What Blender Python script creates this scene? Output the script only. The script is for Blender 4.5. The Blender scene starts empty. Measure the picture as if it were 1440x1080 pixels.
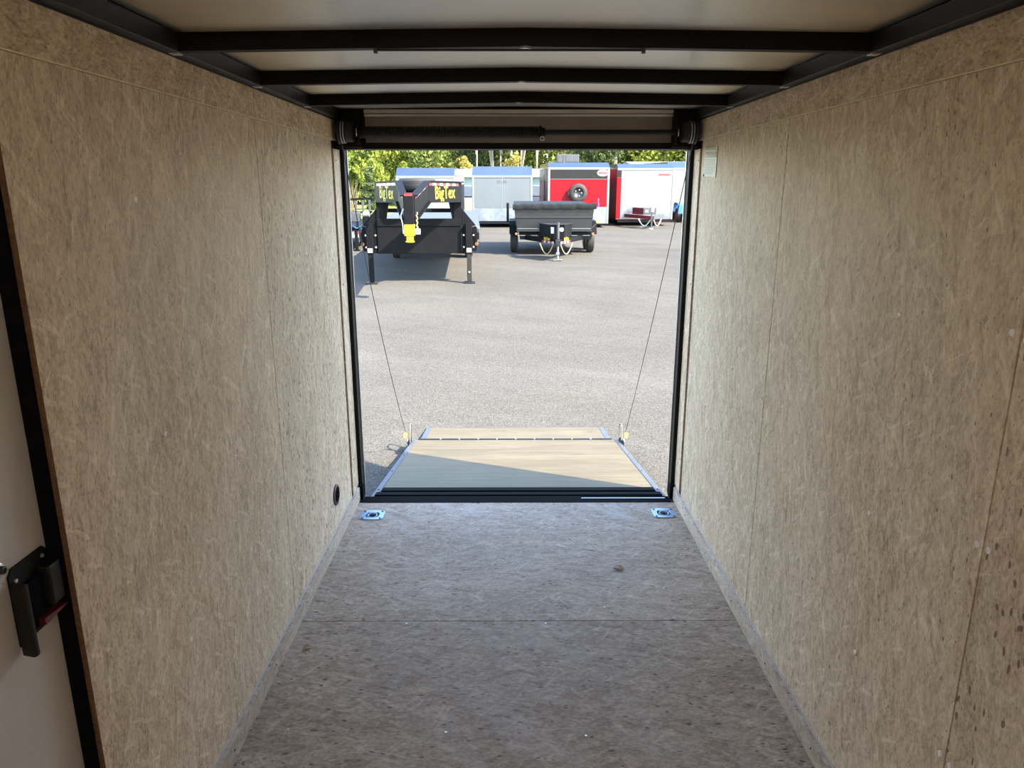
import bpy, bmesh, math, random
from mathutils import Vector, Matrix, Euler
random.seed(7)
R = math.radians
scene = bpy.context.scene
col = scene.collection

# ------------------------------------------------------------------ camera, sky, sun, exposure
cam_d = bpy.data.cameras.new('camera'); cam = bpy.data.objects.new('camera', cam_d); col.objects.link(cam)
cam.location = (-0.041, 0.0, 1.6696)
PITCH, YAW = 0.2594, 0.004
fw = Vector((math.sin(YAW)*math.cos(PITCH), math.cos(YAW)*math.cos(PITCH), -math.sin(PITCH)))
cam.rotation_euler = fw.to_track_quat('-Z', 'Y').to_euler()
cam_d.sensor_width = 36.0; cam_d.lens = 1036.8/1440*36.0; cam_d.clip_start = 0.05; cam_d.clip_end = 500
scene.camera = cam

SUN_AZ, SUN_EL = R(34.5), R(42)          # the sun stands behind the camera and to its right
sun_dir = Vector((math.cos(SUN_AZ)*math.cos(SUN_EL), -math.sin(SUN_AZ)*math.cos(SUN_EL), math.sin(SUN_EL)))
world = bpy.data.worlds.new('sky'); scene.world = world; world.use_nodes = True
wn = world.node_tree.nodes; wl = world.node_tree.links; wn.clear()
sky = wn.new('ShaderNodeTexSky'); sky.sky_type = 'NISHITA'; sky.sun_disc = False
sky.sun_elevation = SUN_EL; sky.sun_rotation = math.atan2(sun_dir.x, sun_dir.y); sky.air_density = 1.0; sky.dust_density = 0.7
hs = wn.new('ShaderNodeHueSaturation'); hs.inputs['Saturation'].default_value = 0.97; wl.new(sky.outputs[0], hs.inputs['Color'])
bg = wn.new('ShaderNodeBackground'); bg.inputs['Strength'].default_value = 0.45
wo = wn.new('ShaderNodeOutputWorld'); wl.new(hs.outputs[0], bg.inputs['Color']); wl.new(bg.outputs[0], wo.inputs['Surface'])
sd = bpy.data.lights.new('sun', 'SUN'); sd.energy = 9.0; sd.angle = R(0.55); sd.color = (1.0, 0.88, 0.70)
so = bpy.data.objects.new('sun', sd); col.objects.link(so); so.location = (12, -10, 20)
so.rotation_euler = (-sun_dir).to_track_quat('-Z', 'Y').to_euler()
scene.view_settings.view_transform = 'Standard'; scene.view_settings.look = 'None'
scene.view_settings.gamma = 1.0; scene.view_settings.use_curve_mapping = False
scene.view_settings.exposure = 1.55

# ------------------------------------------------------------------ helpers
def lin(r, g, b):
    f = lambda c: (c/255/12.92) if c/255 <= 0.04045 else ((c/255+0.055)/1.055)**2.4
    return (f(r), f(g), f(b), 1.0)

class MB:
    """collects shapes, build() links them as ONE mesh object"""
    def __init__(self): self.v = []; self.f = []
    def add(self, vs, fs, M=None):
        o = len(self.v)
        for p in vs:
            p = Vector(p)
            self.v.append(M @ p if M else p)
        for q in fs: self.f.append([i+o for i in q])
        return self
    def box(self, x0, x1, y0, y1, z0, z1, M=None):
        vs = [(x0,y0,z0),(x1,y0,z0),(x1,y1,z0),(x0,y1,z0),(x0,y0,z1),(x1,y0,z1),(x1,y1,z1),(x0,y1,z1)]
        return self.add(vs, [(3,2,1,0),(4,5,6,7),(0,1,5,4),(1,2,6,5),(2,3,7,6),(3,0,4,7)], M)
    def hexa(self, b, t, M=None):      # four bottom points, four top points, both counter-clockwise from above
        return self.add(list(b)+list(t), [(3,2,1,0),(4,5,6,7),(0,1,5,4),(1,2,6,5),(2,3,7,6),(3,0,4,7)], M)
    def prism(self, poly, axis, a, b, M=None):   # polygon in the two other axes extruded along axis
        n = len(poly)
        def P(u, v, w):
            return {'x': (w,u,v), 'y': (u,w,v), 'z': (u,v,w)}[axis]
        vs = [P(u,v,a) for u,v in poly] + [P(u,v,b) for u,v in poly]
        fs = [list(range(n))[::-1], list(range(n, 2*n))] + [(i,(i+1)%n,n+(i+1)%n,n+i) for i in range(n)]
        return self.add(vs, fs, M)
    def tube(self, pts, r, n=8, closed=False, M=None):
        pts = [Vector(p) for p in pts]; m = len(pts); vs = []; fs = []
        rr = r if isinstance(r, (list, tuple)) else [r]*m
        ref = None
        for i, p in enumerate(pts):
            a = pts[(i-1) % m] if (closed or i > 0) else p
            b = pts[(i+1) % m] if (closed or i < m-1) else p
            t = (b-a).normalized()
            if ref is None:
                ref = Vector((0,0,1)) if abs(t.z) < 0.9 else Vector((1,0,0))
            u = t.cross(ref).normalized(); w = u.cross(t).normalized(); ref = w
            for k in range(n):
                an = 2*math.pi*k/n
                vs.append(p + (u*math.cos(an) + w*math.sin(an))*rr[i])
        for i in range(m if closed else m-1):
            j = (i+1) % m
            for k in range(n): fs.append((i*n+k, i*n+(k+1)%n, j*n+(k+1)%n, j*n+k))
        if not closed:
            fs.append(list(range(n))[::-1]); fs.append([(m-1)*n+k for k in range(n)])
        return self.add(vs, fs, M)
    def lathe(self, prof, axis, c=(0,0,0), n=24, M=None):   # profile of (along, radius)
        vs = []; fs = []
        for a, r in prof:
            for k in range(n):
                t = 2*math.pi*k/n; u, v = r*math.cos(t), r*math.sin(t)
                vs.append({'x': (c[0]+a, c[1]+u, c[2]+v), 'y': (c[0]+u, c[1]+a, c[2]+v), 'z': (c[0]+u, c[1]+v, c[2]+a)}[axis])
        for i in range(len(prof)-1):
            for k in range(n): fs.append((i*n+k, i*n+(k+1)%n, (i+1)*n+(k+1)%n, (i+1)*n+k))
        fs.append(list(range(n))[::-1]); fs.append([(len(prof)-1)*n+k for k in range(n)])
        return self.add(vs, fs, M)
    def beam(self, p, q, w, h, up=(0,0,1)):      # rectangular bar from p to q, w across, h along up
        p, q = Vector(p), Vector(q); d = (q-p).normalized(); s = d.cross(Vector(up)).normalized(); u = s.cross(d).normalized()
        c = lambda o, i, j: o + s*(i*w/2) + u*(j*h/2)
        vs = [c(p,-1,-1),c(p,1,-1),c(p,1,1),c(p,-1,1),c(q,-1,-1),c(q,1,-1),c(q,1,1),c(q,-1,1)]
        return self.add(vs, [(0,1,2,3),(7,6,5,4),(0,4,5,1),(1,5,6,2),(2,6,7,3),(3,7,4,0)])
    def build(self, name, mat, parent=None, bevel=0, smooth=False, origin=None):
        me = bpy.data.meshes.new(name)
        o_ = Vector(origin) if origin else Vector((0,0,0))
        me.from_pydata([v-o_ for v in self.v], [], self.f)
        bm = bmesh.new(); bm.from_mesh(me); bmesh.ops.recalc_face_normals(bm, faces=bm.faces); bm.to_mesh(me); bm.free()
        if smooth:
            for p in me.polygons: p.use_smooth = True
            try: me.set_sharp_from_angle(angle=R(40))
            except Exception: pass
        me.materials.append(mat)
        o = bpy.data.objects.new(name, me); col.objects.link(o); o.location = o_
        if parent: o.parent = parent
        if bevel:
            b = o.modifiers.new('bevel', 'BEVEL'); b.width = bevel; b.segments = 2; b.limit_method = 'ANGLE'
        return o

def tag(o, label=None, cat=None, group=None, kind=None):
    if label: o['label'] = label
    if cat: o['category'] = cat
    if group: o['group'] = group
    if kind: o['kind'] = kind
    return o
def empty(name, loc=(0,0,0), rot=(0,0,0)):
    o = bpy.data.objects.new(name, None); col.objects.link(o); o.location = loc; o.rotation_euler = rot
    o.empty_display_size = 0.1
    return o
def text_mesh(name, s, size, mat, parent, M, bold=0.0, sx=1.0, depth=0.002, align='CENTER'):
    cu = bpy.data.curves.new(name+'_curve', 'FONT'); cu.body = s; cu.size = size; cu.offset = bold
    cu.extrude = depth; cu.align_x = align; cu.align_y = 'CENTER'; cu.resolution_u = 3; cu.space_character = 1.08
    t = bpy.data.objects.new(name+'_tmp', cu); col.objects.link(t)
    dg = bpy.context.evaluated_depsgraph_get(); dg.update()
    me = bpy.data.meshes.new_from_object(t.evaluated_get(dg)); bpy.data.objects.remove(t); bpy.data.curves.remove(cu)
    me.transform(M @ Matrix.Diagonal((sx, 1, 1, 1))); me.name = name
    me.materials.clear(); me.materials.append(mat)
    o = bpy.data.objects.new(name, me); col.objects.link(o)
    if parent: o.parent = parent
    return o
def frame(o, x, y, z):    # matrix with origin o and axis columns
    M = Matrix.Identity(4)
    for i, a in enumerate((x, y, z)):
        a = Vector(a).normalized()
        for k in range(3): M[k][i] = a[k]
    for k in range(3): M[k][3] = o[k]
    return M

# ------------------------------------------------------------------ materials
class NT:
    def __init__(self, name):
        self.m = bpy.data.materials.new(name); self.m.use_nodes = True
        self.n = self.m.node_tree.nodes; self.l = self.m.node_tree.links
        self.p = self.n['Principled BSDF']
    def new(self, t, **kw):
        n = self.n.new(t)
        for k, v in kw.items(): setattr(n, k, v)
        return n
    def link(self, a, b): self.l.new(a, b)
    def set(self, n, **kw):
        for k, v in kw.items(): n.inputs[k.replace('_', ' ')].default_value = v
        return n
    def coords(self, rnd=True):
        tc = self.new('ShaderNodeTexCoord')
        if not rnd: return tc.outputs['Object']
        oi = self.new('ShaderNodeObjectInfo'); a = self.new('ShaderNodeVectorMath', operation='MULTIPLY_ADD')
        self.link(oi.outputs['Random'], a.inputs[0]); a.inputs[1].default_value = (17, 31, 23); self.link(tc.outputs['Object'], a.inputs[2])
        return a.outputs[0]
    def map(self, v, scale, rot=(0,0,0)):
        a = self.new('ShaderNodeMapping'); a.inputs['Rotation'].default_value = rot; self.link(v, a.inputs['Vector'])
        b = self.new('ShaderNodeMapping'); b.inputs['Scale'].default_value = scale; self.link(a.outputs[0], b.inputs['Vector'])
        return b.outputs[0]
    def noise(self, v, scale=1, detail=2, rough=0.5, dist=0):
        n = self.new('ShaderNodeTexNoise'); self.link(v, n.inputs['Vector'])
        self.set(n, Scale=scale, Detail=detail, Roughness=rough, Distortion=dist)
        return n.outputs['Fac']
    def voro(self, v, scale=1, feature='F1', rnd=1.0):
        n = self.new('ShaderNodeTexVoronoi', feature=feature); self.link(v, n.inputs['Vector']); self.set(n, Scale=scale, Randomness=rnd)
        return n
    def math(self, op, a, b=None, c=None, clamp=False):
        n = self.new('ShaderNodeMath', operation=op, use_clamp=clamp)
        for i, x in enumerate((a, b, c)):
            if x is None: continue
            if isinstance(x, (int, float)): n.inputs[i].default_value = x
            else: self.link(x, n.inputs[i])
        return n.outputs[0]
    def ramp(self, v, stops, interp='LINEAR'):
        r = self.new('ShaderNodeValToRGB'); r.color_ramp.interpolation = interp; e = r.color_ramp.elements
        while len(e) < len(stops): e.new(0.5)
        for el, (p, c) in zip(e, stops):
            el.position = p; el.color = c if len(c) == 4 else (*c, 1)
        self.link(v, r.inputs[0]); return r.outputs[0]
    def mix(self, f, a, b, mode='MIX'):
        n = self.new('ShaderNodeMix', data_type='RGBA', blend_type=mode)
        for i, x in ((0, f), (6, a), (7, b)):
            if isinstance(x, (int, float)): n.inputs[i].default_value = x
            elif isinstance(x, (tuple, list)): n.inputs[i].default_value = x if len(x) == 4 else (*x, 1)
            else: self.link(x, n.inputs[i])
        return n.outputs[2]
    def bump(self, h, strength=0.3, dist=0.002):
        b = self.new('ShaderNodeBump'); self.set(b, Strength=strength, Distance=dist); self.link(h, b.inputs['Height'])
        self.link(b.outputs[0], self.p.inputs['Normal'])
    def color(self, c):
        if isinstance(c, (tuple, list)): self.p.inputs['Base Color'].default_value = c if len(c) == 4 else (*c, 1)
        else: self.link(c, self.p.inputs['Base Color'])
        return self
    def pr(self, **kw):
        for k, v in kw.items():
            i = self.p.inputs[k.replace('_', ' ')]
            if isinstance(v, (int, float)): i.default_value = v
            else: self.link(v, i)
        return self

def osb(name, normal, grain, dark, mid, light, contrast=1.0, scuff=0.0, rough=0.55, spec=0.35, seam=False, band=False):
    """pressed flake board: fibres along the grain, overlapping flakes, dark specks"""
    t = NT(name); v = t.coords(); ax = 'xyz'.index(normal); g = 'xyz'.index(grain); c = 3-ax-g
    def sc(along, across):
        s = [1, 1, 1]; s[g] = along; s[c] = across; s[ax] = 8; return s
    def ro(a):
        r = [0, 0, 0]; r[ax] = a; return r
    warp = t.new('ShaderNodeTexNoise'); t.link(v, warp.inputs['Vector']); t.set(warp, Scale=9.0, Detail=2.0)
    wv = t.new('ShaderNodeVectorMath', operation='MULTIPLY_ADD'); t.link(warp.outputs['Color'], wv.inputs[0]); wv.inputs[1].default_value = (.05,.05,.05); t.link(v, wv.inputs[2])
    w = wv.outputs[0]
    al, ac = (14, 26) if band else (9, 46)
    fib = t.noise(t.map(v, sc(80, 150)), 1, 3, 0.65)
    fib2 = t.noise(t.map(w, sc(30, 62)), 1, 5, 0.68)
    f1 = t.voro(t.map(w, sc(al, ac), ro(0.12)), 1).outputs['Color']
    f2 = t.voro(t.map(w, sc(al*1.5, ac*1.35), ro(-0.5)), 1).outputs['Color']
    f3 = t.voro(t.map(w, sc(14, 75), ro(0.75)), 1).outputs['Color']
    bl = t.noise(t.map(v, sc(1.6, 2.6)), 1, 3, 0.55)
    def r_of(cc):
        s = t.new('ShaderNodeSeparateColor'); t.link(cc, s.inputs[0]); return s.outputs
    s1, s2, s3 = r_of(f1), r_of(f2), r_of(f3)
    m = t.math
    val = m('MULTIPLY_ADD', m('SUBTRACT', fib, 0.5), 0.95*contrast, 0.5)
    val = m('ADD', val, m('MULTIPLY', m('SUBTRACT', fib2, 0.5), 0.85*contrast))
    val = m('ADD', val, m('MULTIPLY', m('SUBTRACT', s1[0], 0.5), 0.15*contrast))
    val = m('ADD', val, m('MULTIPLY', m('SUBTRACT', s2[0], 0.5), 0.12*contrast))
    val = m('ADD', val, m('MULTIPLY', m('SUBTRACT', bl, 0.5), 0.35))
    f4 = r_of(t.voro(t.map(w, sc(16, 120), ro(-0.95)), 1).outputs['Color']); f5 = r_of(t.voro(t.map(w, sc(13, 95), ro(0.3)), 1).outputs['Color'])
    lf = m('MULTIPLY', m('GREATER_THAN', s3[1], 0.965), 0.15)      # single pale flakes lying across the rest
    lf = m('ADD', lf, m('MULTIPLY', m('GREATER_THAN', f4[1], 0.975), 0.17)); lf = m('ADD', lf, m('MULTIPLY', m('GREATER_THAN', f5[2], 0.965), 0.14))
    lf = m('SUBTRACT', lf, m('MULTIPLY', m('GREATER_THAN', f5[0], 0.975), 0.16))
    val = m('ADD', val, lf)
    cl = t.ramp(val, [(0.12, dark), (0.5, mid), (0.92, light)])
    sp = t.voro(t.map(w, sc(34, 80)), 1)
    spk = m('MULTIPLY', m('LESS_THAN', sp.outputs['Distance'], 0.30), m('GREATER_THAN', r_of(sp.outputs['Color'])[0], 0.90))
    sp2 = t.voro(t.map(v, sc(90, 210)), 1)
    spk2 = m('MULTIPLY', m('LESS_THAN', sp2.outputs['Distance'], 0.33), m('GREATER_THAN', r_of(sp2.outputs['Color'])[1], 0.90))
    cl = t.mix(m('MULTIPLY', spk, 0.25 if band else 0.78), cl, (dark[0]*0.35, dark[1]*0.33, dark[2]*0.30))
    cl = t.mix(m('MULTIPLY', spk2, 0.6), cl, (dark[0]*0.45, dark[1]*0.42, dark[2]*0.40))
    if scuff:
        sv = t.noise(t.map(w, sc(3.0, 9.0), ro(0.9)), 1, 6, 0.72)
        sb = t.noise(t.map(v, sc(1.2, 1.6)), 1, 2, 0.5)
        sf = m('MULTIPLY', m('MULTIPLY', m('SUBTRACT', sv, 0.50), 5.0, clamp=True), m('MULTIPLY', m('SUBTRACT', sb, 0.42), 4.0, clamp=True), clamp=True)
        cl = t.mix(m('MULTIPLY', sf, scuff), cl, (0.62, 0.62, 0.62))
    oi = t.new('ShaderNodeObjectInfo'); k_ = m('MULTIPLY_ADD', oi.outputs['Random'], 0.14, 0.93); cmb = t.new('ShaderNodeCombineColor')
    for i_ in range(3): t.link(k_, cmb.inputs[i_])
    cl = t.mix(1.0, cl, cmb.outputs[0], 'MULTIPLY')
    t.color(cl); t.pr(Roughness=m('MULTIPLY_ADD', fib2, 0.25, rough-0.12)); t.p.inputs['Specular IOR Level'].default_value = spec
    t.bump(fib, 0.10, 0.001)
    return t.m

def plain(name, c, rough=0.5, metal=0.0, var=0.08, scale=6.0, bump=0.0, bscale=60.0, spec=0.5, coat=0.0, stretch=(1,1,1)):
    t = NT(name); v = t.coords()
    n = t.noise(t.map(v, [scale*s for s in stretch]), 1, 4, 0.6)
    a = tuple(x*(1-var*2) for x in c[:3]); b = tuple(min(1, x*(1+var*2)) for x in c[:3])
    t.color(t.ramp(n, [(0.25, a), (0.75, b)])); t.pr(Metallic=metal)
    t.pr(Roughness=t.math('MULTIPLY_ADD', n, 0.16, rough-0.08, clamp=True)); t.p.inputs['Specular IOR Level'].default_value = spec
    if coat: t.pr(Coat_Weight=coat, Coat_Roughness=0.08)
    if bump: t.bump(t.noise(t.map(v, [bscale*s for s in stretch]), 1, 3, 0.6), bump, 0.003)
    return t.m

M = {}
M['osb_wall'] = osb('osb_wall', 'x', 'z', (0.38,0.272,0.168), (0.68,0.535,0.375), (0.92,0.79,0.61), spec=0.25)
M['osb_band'] = osb('osb_band', 'x', 'y', (0.36,0.25,0.145), (0.65,0.495,0.32), (0.90,0.76,0.55), contrast=1.15, band=True)
M['osb_front'] = osb('osb_front', 'y', 'z', (0.26,0.18,0.11), (0.58,0.435,0.275), (0.80,0.66,0.48))
M['osb_floor'] = osb('osb_floor', 'z', 'x', (0.205,0.15,0.107), (0.41,0.325,0.247), (0.64,0.535,0.435), contrast=1.1, scuff=0.5, rough=0.6, spec=0.2)
M['osb_kick'] = osb('osb_kick', 'x', 'y', (0.30,0.22,0.16), (0.55,0.45,0.35), (0.76,0.66,0.56))
M['board_edge'] = plain('board_edge', (0.16,0.085,0.04), 0.8, var=0.25, scale=90)
M['pale_seam_strip'] = plain('pale_seam_strip', (0.92,0.76,0.52), 0.7, var=0.12, scale=40)
M['groove'] = plain('groove', (0.17,0.10,0.05), 0.8, var=0.2, scale=60)
M['black_steel'] = plain('black_steel', (0.005,0.0048,0.005), 0.55, var=0.2, scale=20, bump=0.03, spec=0.2)
M['black_rail'] = plain('black_rail', (0.014,0.0135,0.013), 0.45, var=0.2, scale=20, spec=0.3)
M['black_rubber'] = plain('black_rubber', (0.006,0.006,0.007), 0.85, spec=0.05, var=0.25, scale=40, bump=0.15, stretch=(.05,1,1))
M['white_skin'] = plain('white_skin', (0.75,0.75,0.73), 0.35, var=0.03)
M['studs_dark'] = plain('studs_dark', (0.02,0.014,0.010), 0.8, var=0.2)
M['ceiling_metal'] = plain('ceiling_metal', (0.76,0.735,0.69), 0.33, metal=1.0, var=0.03, scale=4, bump=0.006, bscale=60, stretch=(0.35,2.6,1))
_n = M['ceiling_metal'].node_tree; _t = _n.nodes.new('ShaderNodeTangent'); _t.direction_type = 'UV_MAP'; _t.uv_map = 'roll'
_n.links.new(_t.outputs[0], _n.nodes['Principled BSDF'].inputs['Tangent']); _n.nodes['Principled BSDF'].inputs['Anisotropic'].default_value = 1.0
M['header_metal'] = plain('header_metal', (0.21,0.175,0.145), 0.45, metal=0.35, var=0.12, scale=5)
M['header_lip'] = plain('header_lip', (0.62,0.60,0.55), 0.35, metal=0.6, var=0.05)
M['door_paint'] = plain('door_paint', (0.62,0.59,0.56), 0.34, var=0.03, bump=0.42, bscale=170)
M['aluminium'] = plain('aluminium', (0.62,0.63,0.65), 0.34, metal=0.9, var=0.06, scale=14)
M['alu_trim'] = plain('alu_trim', (0.075,0.085,0.105), 0.5, metal=0.3, var=0.08, scale=12)
M['chrome'] = plain('chrome', (0.80,0.82,0.85), 0.14, metal=1.0, var=0.03)
M['zinc'] = plain('zinc', (0.72,0.72,0.70), 0.30, metal=0.8, var=0.06)
M['galvanised'] = plain('galvanised', (0.17,0.175,0.18), 0.45, metal=0.4, var=0.08)
M['hoop'] = plain('hoop', (0.13,0.115,0.095), 0.45, metal=0.4, var=0.1)
M['ring_zinc'] = plain('ring_zinc', (0.30,0.40,0.52), 0.38, metal=0.75, var=0.05)  # blue of the reflected sky tinted into the zinc colour
M['screw_white'] = plain('screw_white', (0.97,0.97,0.95), 0.4, var=0.03)
M['spring'] = plain('spring', (0.020,0.020,0.021), 0.38, metal=0.3, var=0.15)
M['steel_wire'] = plain('steel_wire', (0.10,0.10,0.10), 0.5, metal=0.6)
M['yellow_plastic'] = plain('yellow_plastic', (0.80,0.66,0.05), 0.4, var=0.05)
M['red_plastic'] = plain('red_plastic', (0.13,0.012,0.012), 0.4, var=0.05)
M['sign_white'] = plain('sign_white', (0.62,0.63,0.60), 0.4, var=0.03)
M['sign_red'] = plain('sign_red', (0.13,0.018,0.016), 0.4, var=0.04)
M['sign_green'] = plain('sign_green', (0.28,0.32,0.16), 0.4, var=0.04)
M['ink'] = plain('ink', (0.20,0.21,0.21), 0.5, var=0.05)
M['dead_leaf'] = plain('dead_leaf', (0.34,0.23,0.13), 0.7, var=0.2, scale=60)
# ramp plywood
def plywood():
    t = NT('ramp_plywood'); v = t.coords(); m = t.math
    g = t.noise(t.map(v, (1.6, 26, 1)), 1, 5, 0.62, 0.6); g2 = t.noise(t.map(v, (5, 120, 1)), 1, 3, 0.6); b = t.noise(t.map(v, (2.5, 2.5, 1)), 1, 3, 0.5)
    val = m('ADD', m('ADD', m('MULTIPLY', g, 0.6), m('MULTIPLY', g2, 0.3)), m('MULTIPLY', b, 0.2))
    c = t.ramp(val, [(0.34, (0.062,0.046,0.021)), (0.52, (0.100,0.078,0.039)), (0.70, (0.140,0.112,0.061))])
    k = t.noise(t.map(v, (3.5, 22, 1)), 1, 3, 0.6, 1.2)
    c = t.mix(m('MULTIPLY', m('SUBTRACT', k, 0.58), 5.0, clamp=True), c, (0.055,0.042,0.024))
    t.color(c); t.pr(Roughness=0.5); t.p.inputs['Specular IOR Level'].default_value = 0.3; t.bump(val, 0.1, 0.001); return t.m
M['plywood'] = plywood()
# outdoors
def asphalt():
    t = NT('asphalt'); v = t.coords(False); m = t.math
    a = t.voro(v, 130).outputs['Color']; s = t.new('ShaderNodeSeparateColor'); t.link(a, s.inputs[0])
    n = t.noise(v, 70, 4, 0.7); b = t.noise(v, 0.35, 5, 0.6, 0.8); b2 = t.noise(t.map(v, (0.15, 0.9, 1), (0,0,0.5)), 1, 5, 0.65, 1.5)
    val = m('ADD', m('MULTIPLY', s.outputs[0], 0.40), m('ADD', m('MULTIPLY', n, 0.35), m('ADD', m('MULTIPLY', b, 0.25), m('MULTIPLY', b2, 0.22))))
    c = t.ramp(val, [(0.30, (0.027,0.0258,0.0232)), (0.60, (0.068,0.0645,0.0565)), (0.90, (0.132,0.125,0.110))])
    t.color(c); t.pr(Roughness=0.95); t.p.inputs['Specular IOR Level'].default_value = 0.08
    t.bump(n, 0.4, 0.006); return t.m
M['asphalt'] = asphalt()
M['gravel'] = plain('gravel', (0.24,0.205,0.15), 0.95, var=0.25, scale=30)
M['grass'] = plain('grass', (0.14,0.20,0.030), 0.9, var=0.25, scale=5)
M['black_paint'] = plain('black_paint', (0.006,0.0062,0.007), 0.55, var=0.12, scale=8, spec=0.07)
M['dump_paint'] = plain('dump_paint', (0.010,0.0105,0.011), 0.38, var=0.12, scale=5)
M['tarp'] = plain('tarp', (0.012,0.0125,0.0125), 0.65, var=0.2, scale=8, spec=0.12, bump=0.6, bscale=10)
M['tire'] = plain('tire', (0.018,0.0175,0.017), 0.75, var=0.2, scale=30)
M['rim_black'] = plain('rim_black', (0.02,0.02,0.02), 0.35)
M['yellow_paint'] = plain('yellow_paint', (0.42,0.32,0.004), 0.35, var=0.03)
M['lettering_yellow'] = plain('lettering_yellow', (0.42,0.33,0.008), 0.5, var=0.02)
M['tape_red'] = plain('tape_red', (0.26,0.014,0.018), 0.35, var=0.04)
M['tape_white'] = plain('tape_white', (0.38,0.38,0.38), 0.35, var=0.03)
M['amber'] = plain('amber', (0.34,0.12,0.02), 0.3)
M['gold_chain'] = plain('gold_chain', (0.34,0.27,0.15), 0.4, metal=0.4)
M['trailer_white'] = plain('trailer_white', (0.19,0.195,0.195), 0.45, var=0.02, scale=1.0, spec=0.15)
M['trailer_silver'] = plain('trailer_silver', (0.094,0.108,0.117), 0.5, var=0.05, scale=0.8, spec=0.12)
M['trailer_red'] = plain('trailer_red', (0.165,0.004,0.008), 0.4, var=0.04, scale=0.7, spec=0.12)
M['trailer_black'] = plain('trailer_black', (0.010,0.0098,0.0098), 0.3, var=0.1, scale=1.2, spec=0.25)
M['cap_metal'] = plain('cap_metal', (0.27,0.285,0.31), 0.16, metal=1.0, var=0.03, scale=1.5)
M['corner_metal'] = plain('corner_metal', (0.19,0.20,0.205), 0.35, metal=0.6, var=0.05, scale=3)
def tread():
    t = NT('tread_plate'); v = t.coords(); w = t.new('ShaderNodeTexWave', wave_type='BANDS', bands_direction='DIAGONAL'); t.link(v, w.inputs['Vector']); t.set(w, Scale=9.0, Distortion=0.4)
    n = t.noise(v, 2.2, 3, 0.6, 0.6)
    t.color(t.ramp(n, [(0.3, (0.15,0.16,0.165)), (0.7, (0.29,0.30,0.305))])); t.pr(Metallic=0.85, Roughness=0.28)
    t.bump(t.math('ADD', w.outputs['Fac'], t.math('MULTIPLY', n, 3.0)), 0.35, 0.02); return t.m
M['tread'] = tread()
M['blue_paint'] = plain('blue_paint', (0.03,0.125,0.33), 0.35, var=0.04)
M['dark_grey'] = plain('dark_grey', (0.045,0.045,0.048), 0.45, var=0.1)
M['maroon'] = plain('maroon', (0.040,0.014,0.015), 0.3, var=0.08)
M['grey_box'] = plain('grey_box', (0.062,0.066,0.072), 0.5, var=0.08, spec=0.2)
M['shed_wall'] = plain('shed_wall', (0.20,0.25,0.265), 0.5, var=0.05, scale=3, stretch=(6,1,.1))
M['shed_roof'] = plain('shed_roof', (0.19,0.19,0.185), 0.5, var=0.06)
M['car_dark'] = plain('car_dark', (0.03,0.03,0.034), 0.2, coat=0.5)
M['car_glass'] = plain('car_glass', (0.05,0.06,0.07), 0.08)
M['tail_red'] = plain('tail_red', (0.55,0.03,0.03), 0.3)
M['tan_sheet'] = plain('tan_sheet', (0.34,0.29,0.21), 0.6, var=0.06)
M['purple'] = plain('purple', (0.16,0.06,0.30), 0.4)
M['wood_post'] = plain('wood_post', (0.20,0.15,0.125), 0.8, var=0.2, scale=20)
M['bark'] = plain('bark', (0.10,0.08,0.06), 0.9, var=0.25, scale=12)
M['bark_pale'] = plain('bark_pale', (0.17,0.15,0.12), 0.9, var=0.2, scale=12)
def leaf(name, a, b):
    t = NT(name); g = t.new('ShaderNodeNewGeometry'); oi = t.new('ShaderNodeObjectInfo')
    f = t.math('MULTIPLY_ADD', oi.outputs['Random'], 0.3, t.math('MULTIPLY', g.outputs['Random Per Island'], 0.7))
    c = t.ramp(f, [(0.0, a), (1.0, b)]); t.color(c); t.pr(Roughness=0.6)
    t.p.inputs['Specular IOR Level'].default_value = 0.25
    tr = t.new('ShaderNodeBsdfTranslucent'); t.link(c, tr.inputs['Color']); mx = t.new('ShaderNodeMixShader'); mx.inputs[0].default_value = 0.35
    t.link(t.p.outputs[0], mx.inputs[1]); t.link(tr.outputs[0], mx.inputs[2]); t.link(mx.outputs[0], t.n['Material Output'].inputs['Surface'])
    return t.m
M['leaf_bright'] = leaf('leaf_bright', (0.13,0.175,0.020), (0.27,0.29,0.055))
M['leaf_mid'] = leaf('leaf_mid', (0.085,0.125,0.024), (0.21,0.235,0.065))
M['leaf_dark'] = leaf('leaf_dark', (0.045,0.07,0.022), (0.12,0.15,0.055))
M['leaf_yellow'] = leaf('leaf_yellow', (0.21,0.185,0.035), (0.36,0.30,0.085))
M['reed'] = leaf('reed', (0.22,0.175,0.08), (0.36,0.30,0.17))

# ================================================================== THE TRAILER WE STAND IN
HW = 0.88; D = 3.795; YF = -1.0; TOP = 1.989
def struct(mb, name, mat, parent=None, **kw):
    o = mb.build(name, mat, parent, **kw)
    if not parent: o['kind'] = 'structure'
    return o

# floor: sub-frame as the structure, sheets of board as its parts
floor = struct(MB().box(-0.93, 0.93, YF, D+0.01, -0.14, -0.021), 'floor', M['studs_dark'])
FY = 2.604
tie = [(-0.763, 3.588), (0.780, 3.607)]
HS = 0.038
def floor_sheet(y0, y1, holes):
    mb = MB(); ys = sorted({y0, y1, *[h[1]-HS for h in holes], *[h[1]+HS for h in holes]})
    for a, b in zip(ys, ys[1:]):
        mid = (a+b)/2; xs = [-HW-0.01]
        for hx, hy in sorted(holes):
            if abs(mid-hy) < HS: xs += [hx-HS, hx+HS]
        xs.append(HW+0.01)
        for i in range(0, len(xs), 2): mb.box(xs[i], xs[i+1], a, b, -0.02, 0.0)
    return mb.build('floor_sheet', M['osb_floor'], floor, origin=(0, (y0+y1)/2, -0.01))
floor_sheet(FY+0.002, D-0.045, tie)
floor_sheet(1.384, FY-0.002, [])
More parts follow.
